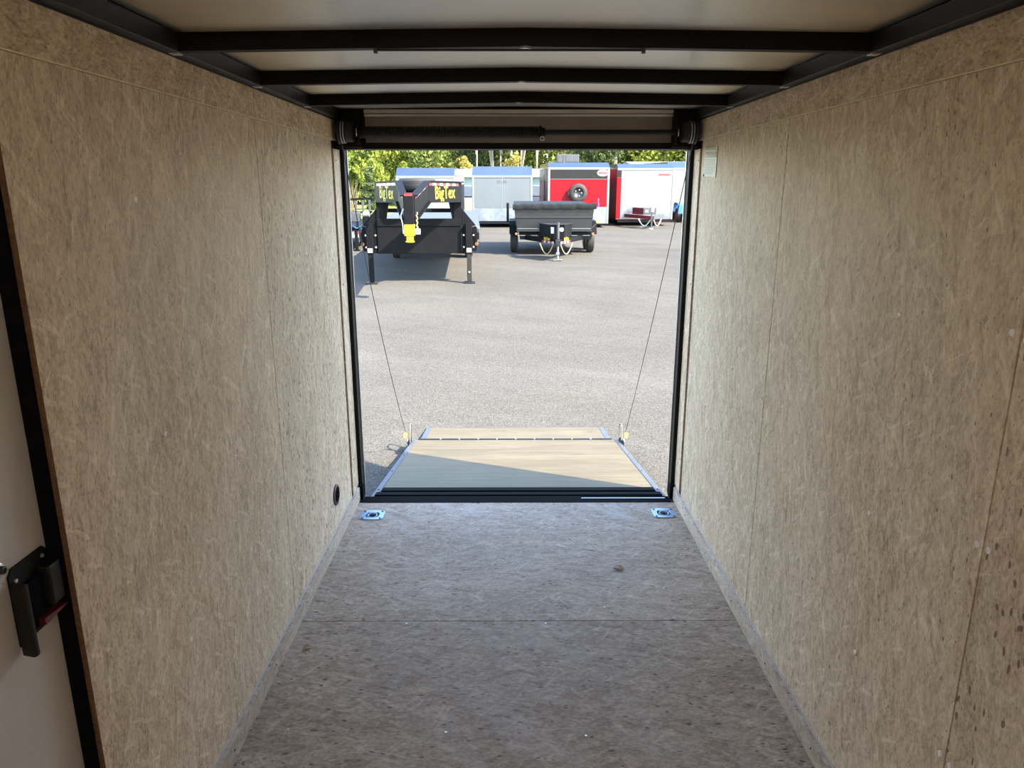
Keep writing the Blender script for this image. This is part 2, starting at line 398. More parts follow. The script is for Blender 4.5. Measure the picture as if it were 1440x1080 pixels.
floor_sheet(YF+0.002, 1.381, [])
def screw(parent, p, normal, r=0.0055, mat='screw_white'):
    mb = MB(); q = Vector(p)
    prof = [(0.0, r), (0.0014, r), (0.0024, r*0.8), (0.0024, r*0.32), (0.0014, r*0.28)]
    if normal in ('-x',): prof = [(-a, b) for a, b in prof]
    mb.lathe(prof, normal[-1], (0,0,0), 12)
    o = mb.build('screw', M[mat], parent, smooth=False); o.location = q; return o
for x, y in [(0.20,1.962), (-0.243,1.979), (-0.748,1.994), (0.351,2.70), (0.103,2.585), (-0.45,2.585), (0.62,2.62), (0.60,3.40), (-0.2,3.42)]:
    screw(floor, (x, y, 0.0), 'z', 0.0045, 'zinc')

# side walls: outer skin as the structure, board panels, screws and edges as parts
def wall(side):
    s = -1 if side == 'left' else 1
    def X(a, b): return (min(s*a, s*b), max(s*a, s*b))
    mb = MB(); xo = X(0.893, 0.93)
    if side == 'left':
        mb.box(*xo, YF, 0.40, -0.14, 2.07).box(*xo, 0.40, 1.281, 1.92, 2.07).box(*xo, 0.40, 1.281, -0.14, 0.02).box(*xo, 1.281, 3.769, -0.14, 2.05).box(*xo, 3.769, 3.83, -0.14, 1.85)
    else:
        mb.box(*xo, YF, 3.769, -0.14, 2.05).box(*xo, 3.769, 3.83, -0.14, 1.85)
    w = struct(mb, 'wall_'+side, M['studs_dark'])
    xi = X(HW, 0.892); G = 0.0026; ZB = 0.078; ZS = 1.8915
    cols_ = [(1.281, 2.569), (2.569, 3.652)] if side == 'left' else [(0.05, 1.300), (1.300, 2.556), (2.556, 3.674)]
    for k, (a, b) in enumerate(cols_):
        o = MB().box(*xi, a+(0 if k == 0 else G), b-G, ZB, ZS-0.0008).build('wall_panel', M['osb_wall'], w, origin=(s*HW, (a+b)/2, 0.98))
    if side == 'left':
        MB().box(*xi, YF, 0.40, ZB, ZS-0.0008).build('wall_panel', M['osb_wall'], w, origin=(s*HW, -0.3, 0.98))
        MB().box(*X(HW+0.0006, 0.8915), 1.2805, 1.2815, ZB, ZS).build('panel_edge', M['board_edge'], w)
    else:
        MB().box(*xi, YF, 0.05-G, ZB, ZS-0.0008).build('wall_panel', M['osb_wall'], w, origin=(s*HW, -0.4, 0.98))
    ends = [(YF, 1.30), (1.30, 2.571), (2.571, 3.745)] if side == 'left' else [(YF, 0.62), (0.62, 3.745)]
    for a, b in ends:
        MB().box(*X(HW-0.005, 0.892), a+G, b-G, ZS, TOP-0.0045).build('upper_panel', M['osb_band'], w, origin=(s*HW, (a+b)/2, 1.94))
    MB().box(*X(HW-0.0065, HW-0.0051), 1.283 if side == 'left' else YF, 3.744, ZS-0.0012, ZS+0.0022).build('pale_seam_strip', M['pale_seam_strip'], w)  # thin pale strip laid along the seam below the upper panels
    # narrow strip beside the rear door frame and the brown groove before it
    y0 = 3.694 if side == 'left' else 3.716
    MB().box(*xi, y0, 3.829, 0.0, 1.853).build('end_strip', M['osb_wall'], w, origin=(s*HW, 3.72, 0.95))
    MB().box(*X(HW+0.0075, 0.8925), y0-0.044, y0+0.001, ZB, ZS).build('groove_strip', M['groove'], w)
    # steel rail along the top of the wall
    MB().box(*X(0.845, 0.893), YF, D-0.06, TOP, 2.034).build('top_rail', M['black_rail'], w, bevel=0.002)
    MB().box(*X(0.872, 0.885), YF, D-0.06, TOP-0.004, TOP).build('rail_lip', M['black_rail'], w)
    sc = {'left': [(1.709,1.645),(1.709,1.09),(2.104,1.485),(2.540,0.587),(1.709,0.52),(2.104,0.93),(2.95,1.50),(2.95,0.93),(3.37,1.49),(3.37,0.95),(2.61,1.49)],
          'right': [(1.719,1.381),(1.733,0.866),(2.135,0.947),(1.324,1.414),(1.285,1.408),(1.282,0.997),(1.316,0.993),(1.71,0.476),(2.133,0.523),(2.54,0.95),(2.58,0.93),(2.536,0.52),(2.58,0.51),(2.95,0.95),(2.95,1.45),(3.37,0.95),(1.282,0.50),(1.318,0.50)]}[side]
    for y, z in sc: screw(w, (s*HW, y, z), 'x' if s < 0 else '-x', 0.0072 if y < 2.2 else 0.0058)
    for z in (0.05, 0.26, 1.2, 1.8): screw(w, (s*HW, 3.735, z), 'x' if s < 0 else '-x', 0.004, 'dark_grey')
    # kick board with an aluminium edge on top
    b = MB().box(*X(0.866, 0.879), 1.281 if side == 'left' else YF, 3.789, 0.001, 0.0755)
    bb = struct(b, 'baseboard_'+side, M['osb_kick'], bevel=0.0015)
    MB().box(*X(0.8745, 0.8795), 1.281 if side == 'left' else YF, 3.786, 0.0755, 0.0785).build('metal_edge', M['aluminium'], bb)
    for k in range(6): screw(bb, (s*0.866, 1.45+0.41*k, 0.040), 'x' if s < 0 else '-x', 0.003, 'dark_grey')
    return w
wall_l = wall('left'); wall_r = wall('right')
wf = struct(MB().box(-0.893, 0.893, YF-0.035, YF-0.012, -0.02, 2.07), 'wall_front', M['studs_dark'])
MB().box(-0.879, 0.879, YF-0.012, YF-0.001, 0.001, TOP).build('wall_panel', M['osb_front'], wf, origin=(0, YF, 1.0))

# ceiling: outer roof as the structure; sheets between the bows and the bows are parts
ceil = struct(MB().box(-0.93, 0.93, YF-0.03, 3.90, 2.052, 2.075), 'ceiling', M['white_skin'])
ceil_bows = [-0.48, 0.13, 0.74, 1.35, 1.965, 2.575, 3.185]
edges = [YF] + ceil_bows + [D-0.065]
for a, b in zip(edges, edges[1:]):
    cs_ = MB().prism([(-0.893, 2.035), (0, 2.047), (0.893, 2.035), (0.893, 2.051), (-0.893, 2.051)], 'y', a+0.0006, b-0.0006).build('ceiling_sheet', M['ceiling_metal'], ceil, origin=(0, (a+b)/2, 2.04))
    me_ = cs_.data
    uv_ = me_.uv_layers.new(name='roll')
    for lp_ in me_.loops: uv_.data[lp_.index].uv = (me_.vertices[lp_.vertex_index].co.y, me_.vertices[lp_.vertex_index].co.x)
for k, y in enumerate(ceil_bows):
    e, c = 1.993, 2.004
    b = MB().prism([(-0.868, e), (-0.4, e+0.007), (-0.016, c), (0, c+0.003), (0.016, c), (0.4, e+0.007), (0.868, e), (0.868, 2.037), (0, 2.046), (-0.868, 2.037)], 'y', y-0.016, y+0.016)
    o = b.build('roof_bow', M['black_steel'], ceil)
    for s in (-1, 1):
        MB().box(s*0.858-0.011, s*0.858+0.011, y-0.02, y+0.008, 1.9865, 1.9935).build('bow_clip', M['zinc'], o)
    if abs(y-1.965) < 0.01:
        rod = MB().tube([(-0.368, y-0.006, 1.9975), (0.29, y-0.006, 1.9975)], 0.0028, 8).build('hanging_rod', M['dark_grey'], o, smooth=True)
for s_x in (-0.368, 0.290):
    MB().box(s_x-0.004, s_x+0.004, 1.952, 1.966, 1.990, 2.003).build('rod_clip', M['dark_grey'], ceil)

# rear door frame: posts, header and sill
rf = struct(MB().box(-0.93, 0.93, 3.770, 3.90, 1.855, 2.05), 'trim_1', M['black_steel'])
rf['label'] = 'black steel frame around the open rear doorway of the trailer'
for s in (-1, 1):
    MB().box(min(s*0.860, s*0.93), max(s*0.860, s*0.93), 3.831, 3.90, -0.02, 1.99).build('door_post', M['black_steel'], rf, bevel=0.003)
    MB().box(min(s*0.850, s*0.872), max(s*0.850, s*0.872), 3.790, 3.831, 0.0, 0.085).build('post_foot', M['black_rubber'], rf, bevel=0.004)
    MB().box(min(s*0.855, s*0.860), max(s*0.855, s*0.860), 3.885, 3.90, 0.0, 1.85).build('edge_trim', M['aluminium'], rf)
MB().box(-0.735, 0.748, 3.7655, 3.770, 1.884, 2.004).build('header_plate', M['header_metal'], rf)
MB().hexa([(-0.735,3.748,2.003),(0.748,3.748,2.003),(0.748,3.770,2.004),(-0.735,3.770,2.004)], [(-0.735,3.744,2.013),(0.748,3.744,2.013),(0.748,3.770,2.016),(-0.735,3.770,2.016)]).build('header_lip', M['header_lip'], rf)
MB().box(-0.735, 0.748, 3.742, 3.7695, 2.0165, 2.034).build('header_cover', M['header_lip'], rf)
for s in (-1, 1):
    MB().box(min(s*0.75, s*0.876), max(s*0.75, s*0.876), 3.735, 3.7695, 1.862, 2.034).build('corner_plate', M['black_steel'], rf)
for s in (-1, 1):
    MB().box(min(s*0.897, s*0.95), max(s*0.897, s*0.95), 3.901, 4.02, -0.14, 2.05).build('corner_moulding', M['black_steel'], rf)
MB().box(-0.95, 0.95, 3.901, 4.02, 2.052, 2.075).build('roof_lip', M['white_skin'], rf)
MB().box(-0.849, 0.849, D-0.045, 3.83, -0.02, 0.002).build('sill', M['black_rubber'], rf)
MB().box(0.36, 0.825, 3.800, 3.806, 0.002, 0.004).build('sill_edge', M['aluminium'], rf)

# torsion spring assembly above the opening
sp = empty('torsion_spring_assembly', (0, 3.705, 1.928))
tag(sp, 'black torsion spring on a shaft with cable drums above the rear opening', 'door spring')
MB().tube([(-0.85,0,0), (0.85,0,0)], 0.0125, 16).build('shaft', M['black_rail'], sp, smooth=True)
hel = []
T = 88
for i in range(T*12+1):
    a = 2*math.pi*i/12; hel.append((-0.755+0.86*i/(T*12), 0.0235*math.cos(a), 0.0235*math.sin(a)))
MB().tube(hel, 0.0044, 6).build('coil_spring', M['spring'], sp, smooth=True)
MB().lathe([(0.105,0.030),(0.112,0.031),(0.118,0.022),(0.132,0.020)], 'x', n=16).build('winding_cone', M['black_steel'], sp, smooth=True)
ring = [(0.117+0.009*math.cos(2*math.pi*k/14), -0.026, -0.030+0.009*math.sin(2*math.pi*k/14)) for k in range(14)]
MB().tube(ring, 0.0026, 6, closed=True).build('end_eye', M['zinc'], sp, smooth=True)
for s in (-1, 1):
    prof = [(s*0.775,0.018),(s*0.780,0.040)]
    for k in range(7): prof += [(s*(0.784+0.0085*k), 0.047), (s*(0.788+0.0085*k), 0.043)]
    prof += [(s*0.846,0.056),(s*0.852,0.056),(s*0.855,0.02)]
    dr = MB().lathe(prof, 'x', n=28).build('cable_drum', M['dark_grey'], sp, smooth=True)
    MB().prism([(-0.045,-0.055),(0.028,-0.055),(0.028,0.075),(-0.02,0.075),(-0.045,0.02)], 'x', s*0.752, s*0.757).build('bearing_bracket', M['black_steel'], sp)
    MB().lathe([(s*0.757,0.021),(s*0.767,0.021)], 'x', n=16).build('bearing', M['zinc'], sp)
    for k in range(2):
        lp = [(s*(0.822+0.012*k), 0.0505*math.cos(t*0.3), 0.0505*math.sin(t*0.3)) for t in range(21)]
        MB().tube(lp, 0.0022, 6, closed=True).build('wound_cable', M['zinc'], dr, smooth=True)

# ramp door, folded down to the ground
RA = math.atan2(0.315, 1.97)
ramp = empty('ramp_door', (0.012, 3.835, -0.030), (-RA, 0, 0))
tag(ramp, 'lowered rear ramp door with plywood deck, aluminium edges and a fold-out flap', 'ramp')
RL = 1.965; RW = 0.845
MB().box(-RW+0.03, RW-0.03, 0.20, RL-0.031, -0.03, 0.004).build('deck', M['plywood'], ramp, origin=(0, 1.0, 0))
for s in (-1, 1):
    a, b = sorted((s*(RW-0.032), s*RW))
    e = MB().box(a, b, 0.03, RL, -0.045, 0.008).build('side_trim', M['alu_trim'], ramp, bevel=0.002)
    for yy in (0.24, 0.75, 1.30, 1.8):
        MB().lathe([(0.008,0.007),(0.012,0.006)], 'z', (s*(RW-0.016), yy, 0), 8).build('bolt', M['dark_grey'], e)
MB().box(-RW+0.01, RW-0.01, 0.00, 0.075, -0.02, 0.012).build('threshold_step', M['black_rubber'], ramp, bevel=0.004)
MB().box(-RW+0.02, RW-0.02, 0.080, 0.150, -0.02, 0.018).build('threshold_step', M['black_rubber'], ramp, bevel=0.004)
MB().box(-RW+0.045, RW-0.045, 0.155, 0.235, -0.02, 0.024).build('threshold_step', M['black_rubber'], ramp, bevel=0.004)
for x in (-0.78, -0.38, 0.05, 0.43):
    MB().lathe([(0.004,0.006),(0.014,0.005)], 'z', (x, 0.246, 0), 8).build('deck_bolt', M['dark_grey'], ramp)
MB().box(-RW+0.05, RW-0.05, RL-0.030, RL+0.022, -0.03, 0.008).build('flap_hinge', M['black_steel'], ramp, bevel=0.002)
for k in range(9):
    MB().lathe([(0,0.006),(0.004,0.005)], 'z', (-0.62+0.155*k, RL-0.004, 0.008), 8).build('hinge_screw', M['zinc'], ramp)
FA = 0.05
flap = MB().box(-0.745, 0.745, 0.0, 0.44, -0.018, 0.004).build('flap_panel', M['plywood'], ramp)
flap.location = (0, RL+0.024, 0); flap.rotation_euler = (FA, 0, 0)
for s in (-1, 1):
    a, b = sorted((s*0.745, s*0.785)); MB().box(a, b, 0.0, 0.445, -0.02, 0.006).build('flap_edge', M['alu_trim'], flap)
MB().box(-0.785, 0.785, 0.44, 0.455, -0.02, 0.005).build('flap_edge', M['alu_trim'], flap)
for s in (-1, 1):
    x = s*(RW+0.004)
    hp = [(x,1.79,0.0),(x,1.79,0.115),(x,1.80,0.14),(x,1.825,0.15),(x,1.865,0.15),(x,1.89,0.14),(x,1.90,0.115),(x,1.90,0.0)]
    h = MB().tube(hp, 0.006, 8).build('lock_hoop', M['hoop'], ramp, smooth=True)
    MB().box(min(x, x+s*0.014), max(x, x+s*0.014), 1.74, 1.93, -0.05, 0.03).build('hoop_plate', M['black_steel'], h, bevel=0.003)
    MB().lathe([(s*0.004,0.016),(s*0.012,0.016)], 'x', (x+s*0.012, 1.80, 0.02), 12).build('hoop_bolt', M['zinc'], h)
    MB().box(min(x+s*0.026, x+s*0.052), max(x+s*0.026, x+s*0.052), 1.80, 1.806, 0.045, 0.085).build('safety_tag', M['yellow_plastic'], h, bevel=0.004)
# lift cables from the drums down to the ramp
for s, lab in ((-1, 'thin steel lift cable hanging on the left side of the rear opening'), (1, 'thin steel lift cable hanging on the right side of the rear opening')):
    p0 = Vector((s*0.838, 3.70, 1.872)); p1 = Vector((s*0.885+0.012, 5.66, -0.255))
    pts = [p0.lerp(p1, t/12) - Vector((0,0,0.10*math.sin(math.pi*t/12)*(0.4 if s > 0 else 1))) for t in range(13)]
    o = MB().tube(pts, 0.0024, 6).build('lift_cable', M['steel_wire'], None, smooth=True, origin=p0)
    tag(o, lab, 'cable', 'ramp lift cables')

# recessed floor rings
for (x, y), lab in zip(tie, ('bright zinc recessed tie-down ring in floor near left door post', 'bright zinc recessed tie-down ring in floor near right door post')):
    t = empty('tie_down_ring', (x, y, 0.0)); tag(t, lab, 'tie down', 'recessed floor rings')
    n = 32; w, h, rad = 0.062, 0.056, 0.012
    outer = []; inner = []
    for k in range(n):
        a = 2*math.pi*(k+0.5)/n; ca, sa = math.cos(a), math.sin(a)
        e = 6.0; q = (abs(ca/w)**e + abs(sa/h)**e)**(-1/e); outer.append((q*ca, q*sa))
        e = 3.0; q = (abs(ca/0.036)**e + abs(sa/0.035)**e)**(-1/e); inner.append((q*ca, q*sa))
    vs = [(u, v_, 0.0045) for u, v_ in outer] + [(u, v_, 0.0045) for u, v_ in inner] + [(u, v_, 0.0003) for u, v_ in outer] + [(u*0.8, v_*0.8, -0.012) for u, v_ in inner]
    fs = []
    for k in range(n):
        j = (k+1) % n; fs += [(k, j, n+j, n+k), (k, 2*n+k, 2*n+j, j), (n+k, n+j, 3*n+j, 3*n+k)]
    mb = MB(); mb.add(vs, fs); mb.build('plate', M['ring_zinc'], t)
    MB().lathe([(-0.0185,0.030),(-0.0125,0.0295)], 'z', n=20).build('pan', M['black_steel'], t)
    rg = [(0.024*math.cos(2*math.pi*k/20), -0.002+0.021*math.sin(2*math.pi*k/20), 0.001+0.002*math.sin(2*math.pi*k/20)) for k in range(20)]
    MB().tube(rg, 0.0042, 8, closed=True).build('ring', M['ring_zinc'], t, smooth=True)
    MB().box(-0.020, 0.020, 0.020, 0.031, -0.004, 0.005).build('ring_clip', M['ring_zinc'], t, bevel=0.002)
    for sx in (-1, 1):
        for sy in (-1, 1): MB().lathe([(0.0045,0.006),(0.0075,0.0045)], 'z', (sx*0.046, sy*0.042, 0), 10).build('bolt', M['dark_grey'], t)

# round vent low on the left wall
v = empty('round_wall_vent', (-HW, 3.31, 0.238)); tag(v, 'round black plastic vent low on the left wall near the opening', 'vent')
MB().lathe([(0.0,0.052),(0.006,0.051),(0.009,0.046),(0.009,0.041),(0.003,0.040)], 'x', n=32).build('rim', M['dark_grey'], v, smooth=True)
MB().lathe([(0.0005,0.0405),(0.003,0.0405)], 'x', n=24).build('cover', M['black_steel'], v)
for k in range(3): MB().box(0.003, 0.006, -0.034, 0.034, -0.022+0.02*k, -0.016+0.02*k).build('louvre', M['black_rubber'], v)

# warning sign on the right wall
sg = empty('danger_sign', (HW-0.0005, 3.503, 1.788)); tag(sg, 'grey danger sign with dark red heading on right wall', 'sign')
sg.rotation_euler = (R(2), 0, 0)
MB().box(-0.003, 0.0, -0.104, 0.104, -0.067, 0.067).build('board', M['sign_white'], sg, bevel=0.0008)
MB().box(-0.0036, -0.003, -0.098, 0.098, 0.048, 0.0655).build('green_strip', M['sign_green'], sg)
MB().box(-0.0036, -0.003, -0.098, 0.098, 0.017, 0.043).build('heading', M['sign_red'], sg)
text_mesh('heading_text', 'DANGER', 0.027, M['sign_white'], sg, frame((-0.0040,-0.012,0.0295), (0,-1,0), (0,0,1), (-1,0,0)), bold=0.0, sx=1.25, depth=0.0003)
MB().prism([(0.072,0.021),(0.088,0.021),(0.080,0.039)], 'x', -0.0042, -0.0036).build('warning_triangle', M['sign_white'], sg)
for k in range(12):
    l = 0.09-0.03*random.random() if k % 3 == 2 else 0.09
    MB().box(-0.0034, -0.003, -l+(0.03 if k > 9 else 0), 0.09, 0.008-0.0058*k, 0.0103-0.0058*k).build('text_line', M['ink'], sg)
for y, z, mt in ((-0.096,0.060,'screw_white'), (0.098,-0.062,'dark_grey')):
    MB().lathe([(-0.003,0.006),(-0.006,0.005)], 'x', (0,y,z), 10).build('sign_screw', M[mt], sg)

# side door at the left, its latch and the jamb
dr = struct(MB().box(-0.930, -0.920, 0.405, 1.276, 0.022, 1.916), 'door_1', M['door_paint'], origin=(-0.925, 0.84, 0.02))
dr['label'] = 'pebbled off-white side door at the left edge with black paddle latch'
jb = struct(MB().box(-0.925, -0.8915, 1.2745, 1.2804, 0.0, 1.93), 'trim_2', M['black_rubber'])
for a, b, c, d in ((0.401,0.407,0.0,1.93), (0.401,1.28,1.914,1.92), (0.401,1.28,0.018,0.024)):
    MB().box(-0.925, -0.893, a, b, c, d).build('jamb', M['black_rubber'], jb)
def rel(o, p): return Vector(p) - Vector(o.location)
def part(mb, name, mat, parent, **kw):
    o = mb.build(name, mat, parent, **kw); o.location = Vector(o.location) - Vector(parent.location); return o
lt = part(MB().prism([(1.161,0.873),(1.260,0.873),(1.272,0.885),(1.272,1.011),(1.260,1.023),(1.173,1.023),(1.161,1.011)], 'x', -0.920, -0.916), 'latch_plate', M['black_steel'], dr, bevel=0.001)
def sub(mb, name, mat, parent, **kw):
    o = mb.build(name, mat, parent, **kw); o.location = Vector(o.location) - Vector(dr.location) - Vector(parent.location); return o
sub(MB().prism([(-0.917,1.161),(-0.892,1.154),(-0.888,1.159),(-0.888,1.167),(-0.917,1.169)], 'z', 0.856, 0.998), 'paddle', M['black_rail'], lt, bevel=0.002)
sub(MB().box(-0.917, -0.893, 1.234, 1.270, 0.913, 0.993), 'slide_knob', M['black_rail'], lt, bevel=0.004)
sub(MB().box(-0.917, -0.905, 1.176, 1.231, 0.888, 0.983), 'recess_block', M['black_rubber'], lt, bevel=0.003)
sub(MB().hexa([(-0.910,1.201,0.893),(-0.893,1.201,0.893),(-0.893,1.271,0.897),(-0.910,1.271,0.897)], [(-0.910,1.201,0.906),(-0.893,1.201,0.906),(-0.893,1.271,0.899),(-0.910,1.271,0.899)]), 'red_lock_tab', M['red_plastic'], lt)
for y, z in ((1.254,1.006), (1.176,0.998)):
    sub(MB().lathe([(-0.916,0.004),(-0.913,0.0035)], 'x', (0,y,z), 10), 'plate_screw', M['zinc'], lt)
bo = part(MB().lathe([(-0.920,0.012),(-0.9175,0.012),(-0.9165,0.0105)], 'x', (0,1.148,1.034), 20), 'bolt_head', M['zinc'], dr, smooth=True)
sub(MB().lathe([(-0.9165,0.0075),(-0.910,0.007),(-0.909,0.004),(-0.912,0.0036)], 'x', (0,1.148,1.034), 16), 'bolt_centre', M['dark_grey'], bo, smooth=True)

# unseen fill lamp added behind the camera to brighten the interior
lamp = empty('fill_lamp', (0.0, -0.78, 2.036)); tag(lamp, 'added white fill lamp on the ceiling behind the camera', 'lamp')
MB().lathe([(0.0,0.075),(-0.012,0.075),(-0.016,0.068)], 'z', n=28).build('base', M['screw_white'], lamp, smooth=True)
lm = NT('fill_lamp_lens'); lm.color((0.9,0.9,0.88)); lm.p.inputs['Emission Color'].default_value = (1,0.95,0.88,1); lm.p.inputs['Emission Strength'].default_value = 3.0
MB().lathe([(-0.016,0.064),(-0.026,0.056),(-0.033,0.036),(-0.036,0.005)], 'z', n=28).build('lens', lm.m, lamp, smooth=True)
ld = bpy.data.lights.new('fill_light', 'POINT'); ld.energy = 5.0; ld.shadow_soft_size = 0.06; ld.color = (1.0,0.93,0.84)
lo = bpy.data.objects.new('fill_light', ld); col.objects.link(lo); lo.parent = lamp; lo.location = (0,0,-0.11)

# dead leaves lying about
def dead_leaf(p, rz, lab, tilt=(0,0), s=0.03):
    mb = MB(); pts = []
    for i in range(7):
        t = i/6; wd = 0.32*math.sin(math.pi*min(1, t*0.95+0.03)); z = 0.10*math.sin(t*3)
        pts.append(((t-0.5)*s, -wd*s, (0.18*wd+z)*s)); pts.append(((t-0.5)*s, 0, z*s)); pts.append(((t-0.5)*s, wd*s, (0.22*wd+z)*s))
    fs = []
    for i in range(6):
        for j in range(2): a = i*3+j; fs.append((a, a+1, a+4, a+3))
    mb.add(pts, fs); o = mb.build('dead_leaf', M['dead_leaf'], None); o.location = p; o.rotation_euler = (tilt[0], tilt[1], rz)
    so_ = o.modifiers.new('thick', 'SOLIDIFY'); so_.thickness = 0.0006
    tag(o, lab, 'leaf', 'dead leaves on the floor')
dead_leaf((-0.800,2.425,0.003), 0.3, 'small brown dead leaf on floor by left kick board', s=0.036)
dead_leaf((0.455,3.02,0.003), -0.6, 'pale brown dead leaf on floor towards the right tie-down ring', s=0.055)
dead_leaf((-0.625,2.62,0.003), 1.4, 'tiny dark leaf scrap on the floor seam at the left', s=0.022)

# ================================================================== THE LOT OUTSIDE
GS = 0.0175; GA = math.atan(GS)
def gz(y): return -0.40 + GS*(y-6.25)
def ground_box(name, x0, x1, y0, y1, lift, mat, thick=0.3):
    b = [(x0,y0,gz(y0)-thick),(x1,y0,gz(y0)-thick),(x1,y1,gz(y1)-thick),(x0,y1,gz(y1)-thick)]
    t = [(x0,y0,gz(y0)+lift),(x1,y0,gz(y0)+lift),(x1,y1,gz(y1)+lift),(x0,y1,gz(y1)+lift)]
    return struct(MB().hexa(b, t), name, mat)
ground_box('parking_lot', -45, 45, -25, 44, 0.0, M['asphalt'])
ground_box('grass_verge', -45, 45, 44.002, 95, 0.03, M['grass'])
ground_box('grass_bank', -45, -6.2, 30, 43.99, 0.03, M['grass'], 0.0)
ground_box('gravel_strip', -45, -3.4, 26.5, 29.99, 0.012, M['gravel'], 0.0)
def site(name, x, y, label, cat, group=None, rz=0):
    o = empty(name, (x, y, gz(y)), (GA, 0, rz)); tag(o, label, cat, group); return o

def wheel(parent, x, y, r, w, name='wheel', hub='rim_black'):
    prof = [(-w/2,r*0.60),(-w/2,r*0.80),(-w*0.46,r*0.90),(-w*0.36,r*0.975),(-w*0.18,r*0.985),(-w*0.17,r*1.0),(w*0.17,r*1.0),(w*0.18,r*0.985),(w*0.36,r*0.975),(w*0.46,r*0.90),(w/2,r*0.80),(w/2,r*0.60)]
    o = MB().lathe(prof, 'x', (x,y,r), 36).build(name, M['tire'], parent, smooth=True)
    MB().lathe([(-w*0.52,r*0.30),(-w*0.42,r*0.58),(w*0.42,r*0.58),(w*0.52,r*0.30)], 'x', (x,y,r), 24).build('rim', M[hub], o, smooth=True)
    return o
def tape(parent, p, q, up, nrm, h=0.05, n=8):
    """alternating red and white reflective strips from p to q"""
    p, q, up, nrm = map(Vector, (p, q, up, nrm)); nrm = nrm.normalized()*0.004
    for k in range(n):
        a, b = p.lerp(q, k/n), p.lerp(q, (k+1)/n); d = up.normalized()*h
        MB().hexa([a, b, b+nrm, a+nrm], [a+d, b+d, b+nrm+d, a+nrm+d]).build('tape_strip', M['tape_red' if k % 2 == 0 else 'tape_white'], parent)

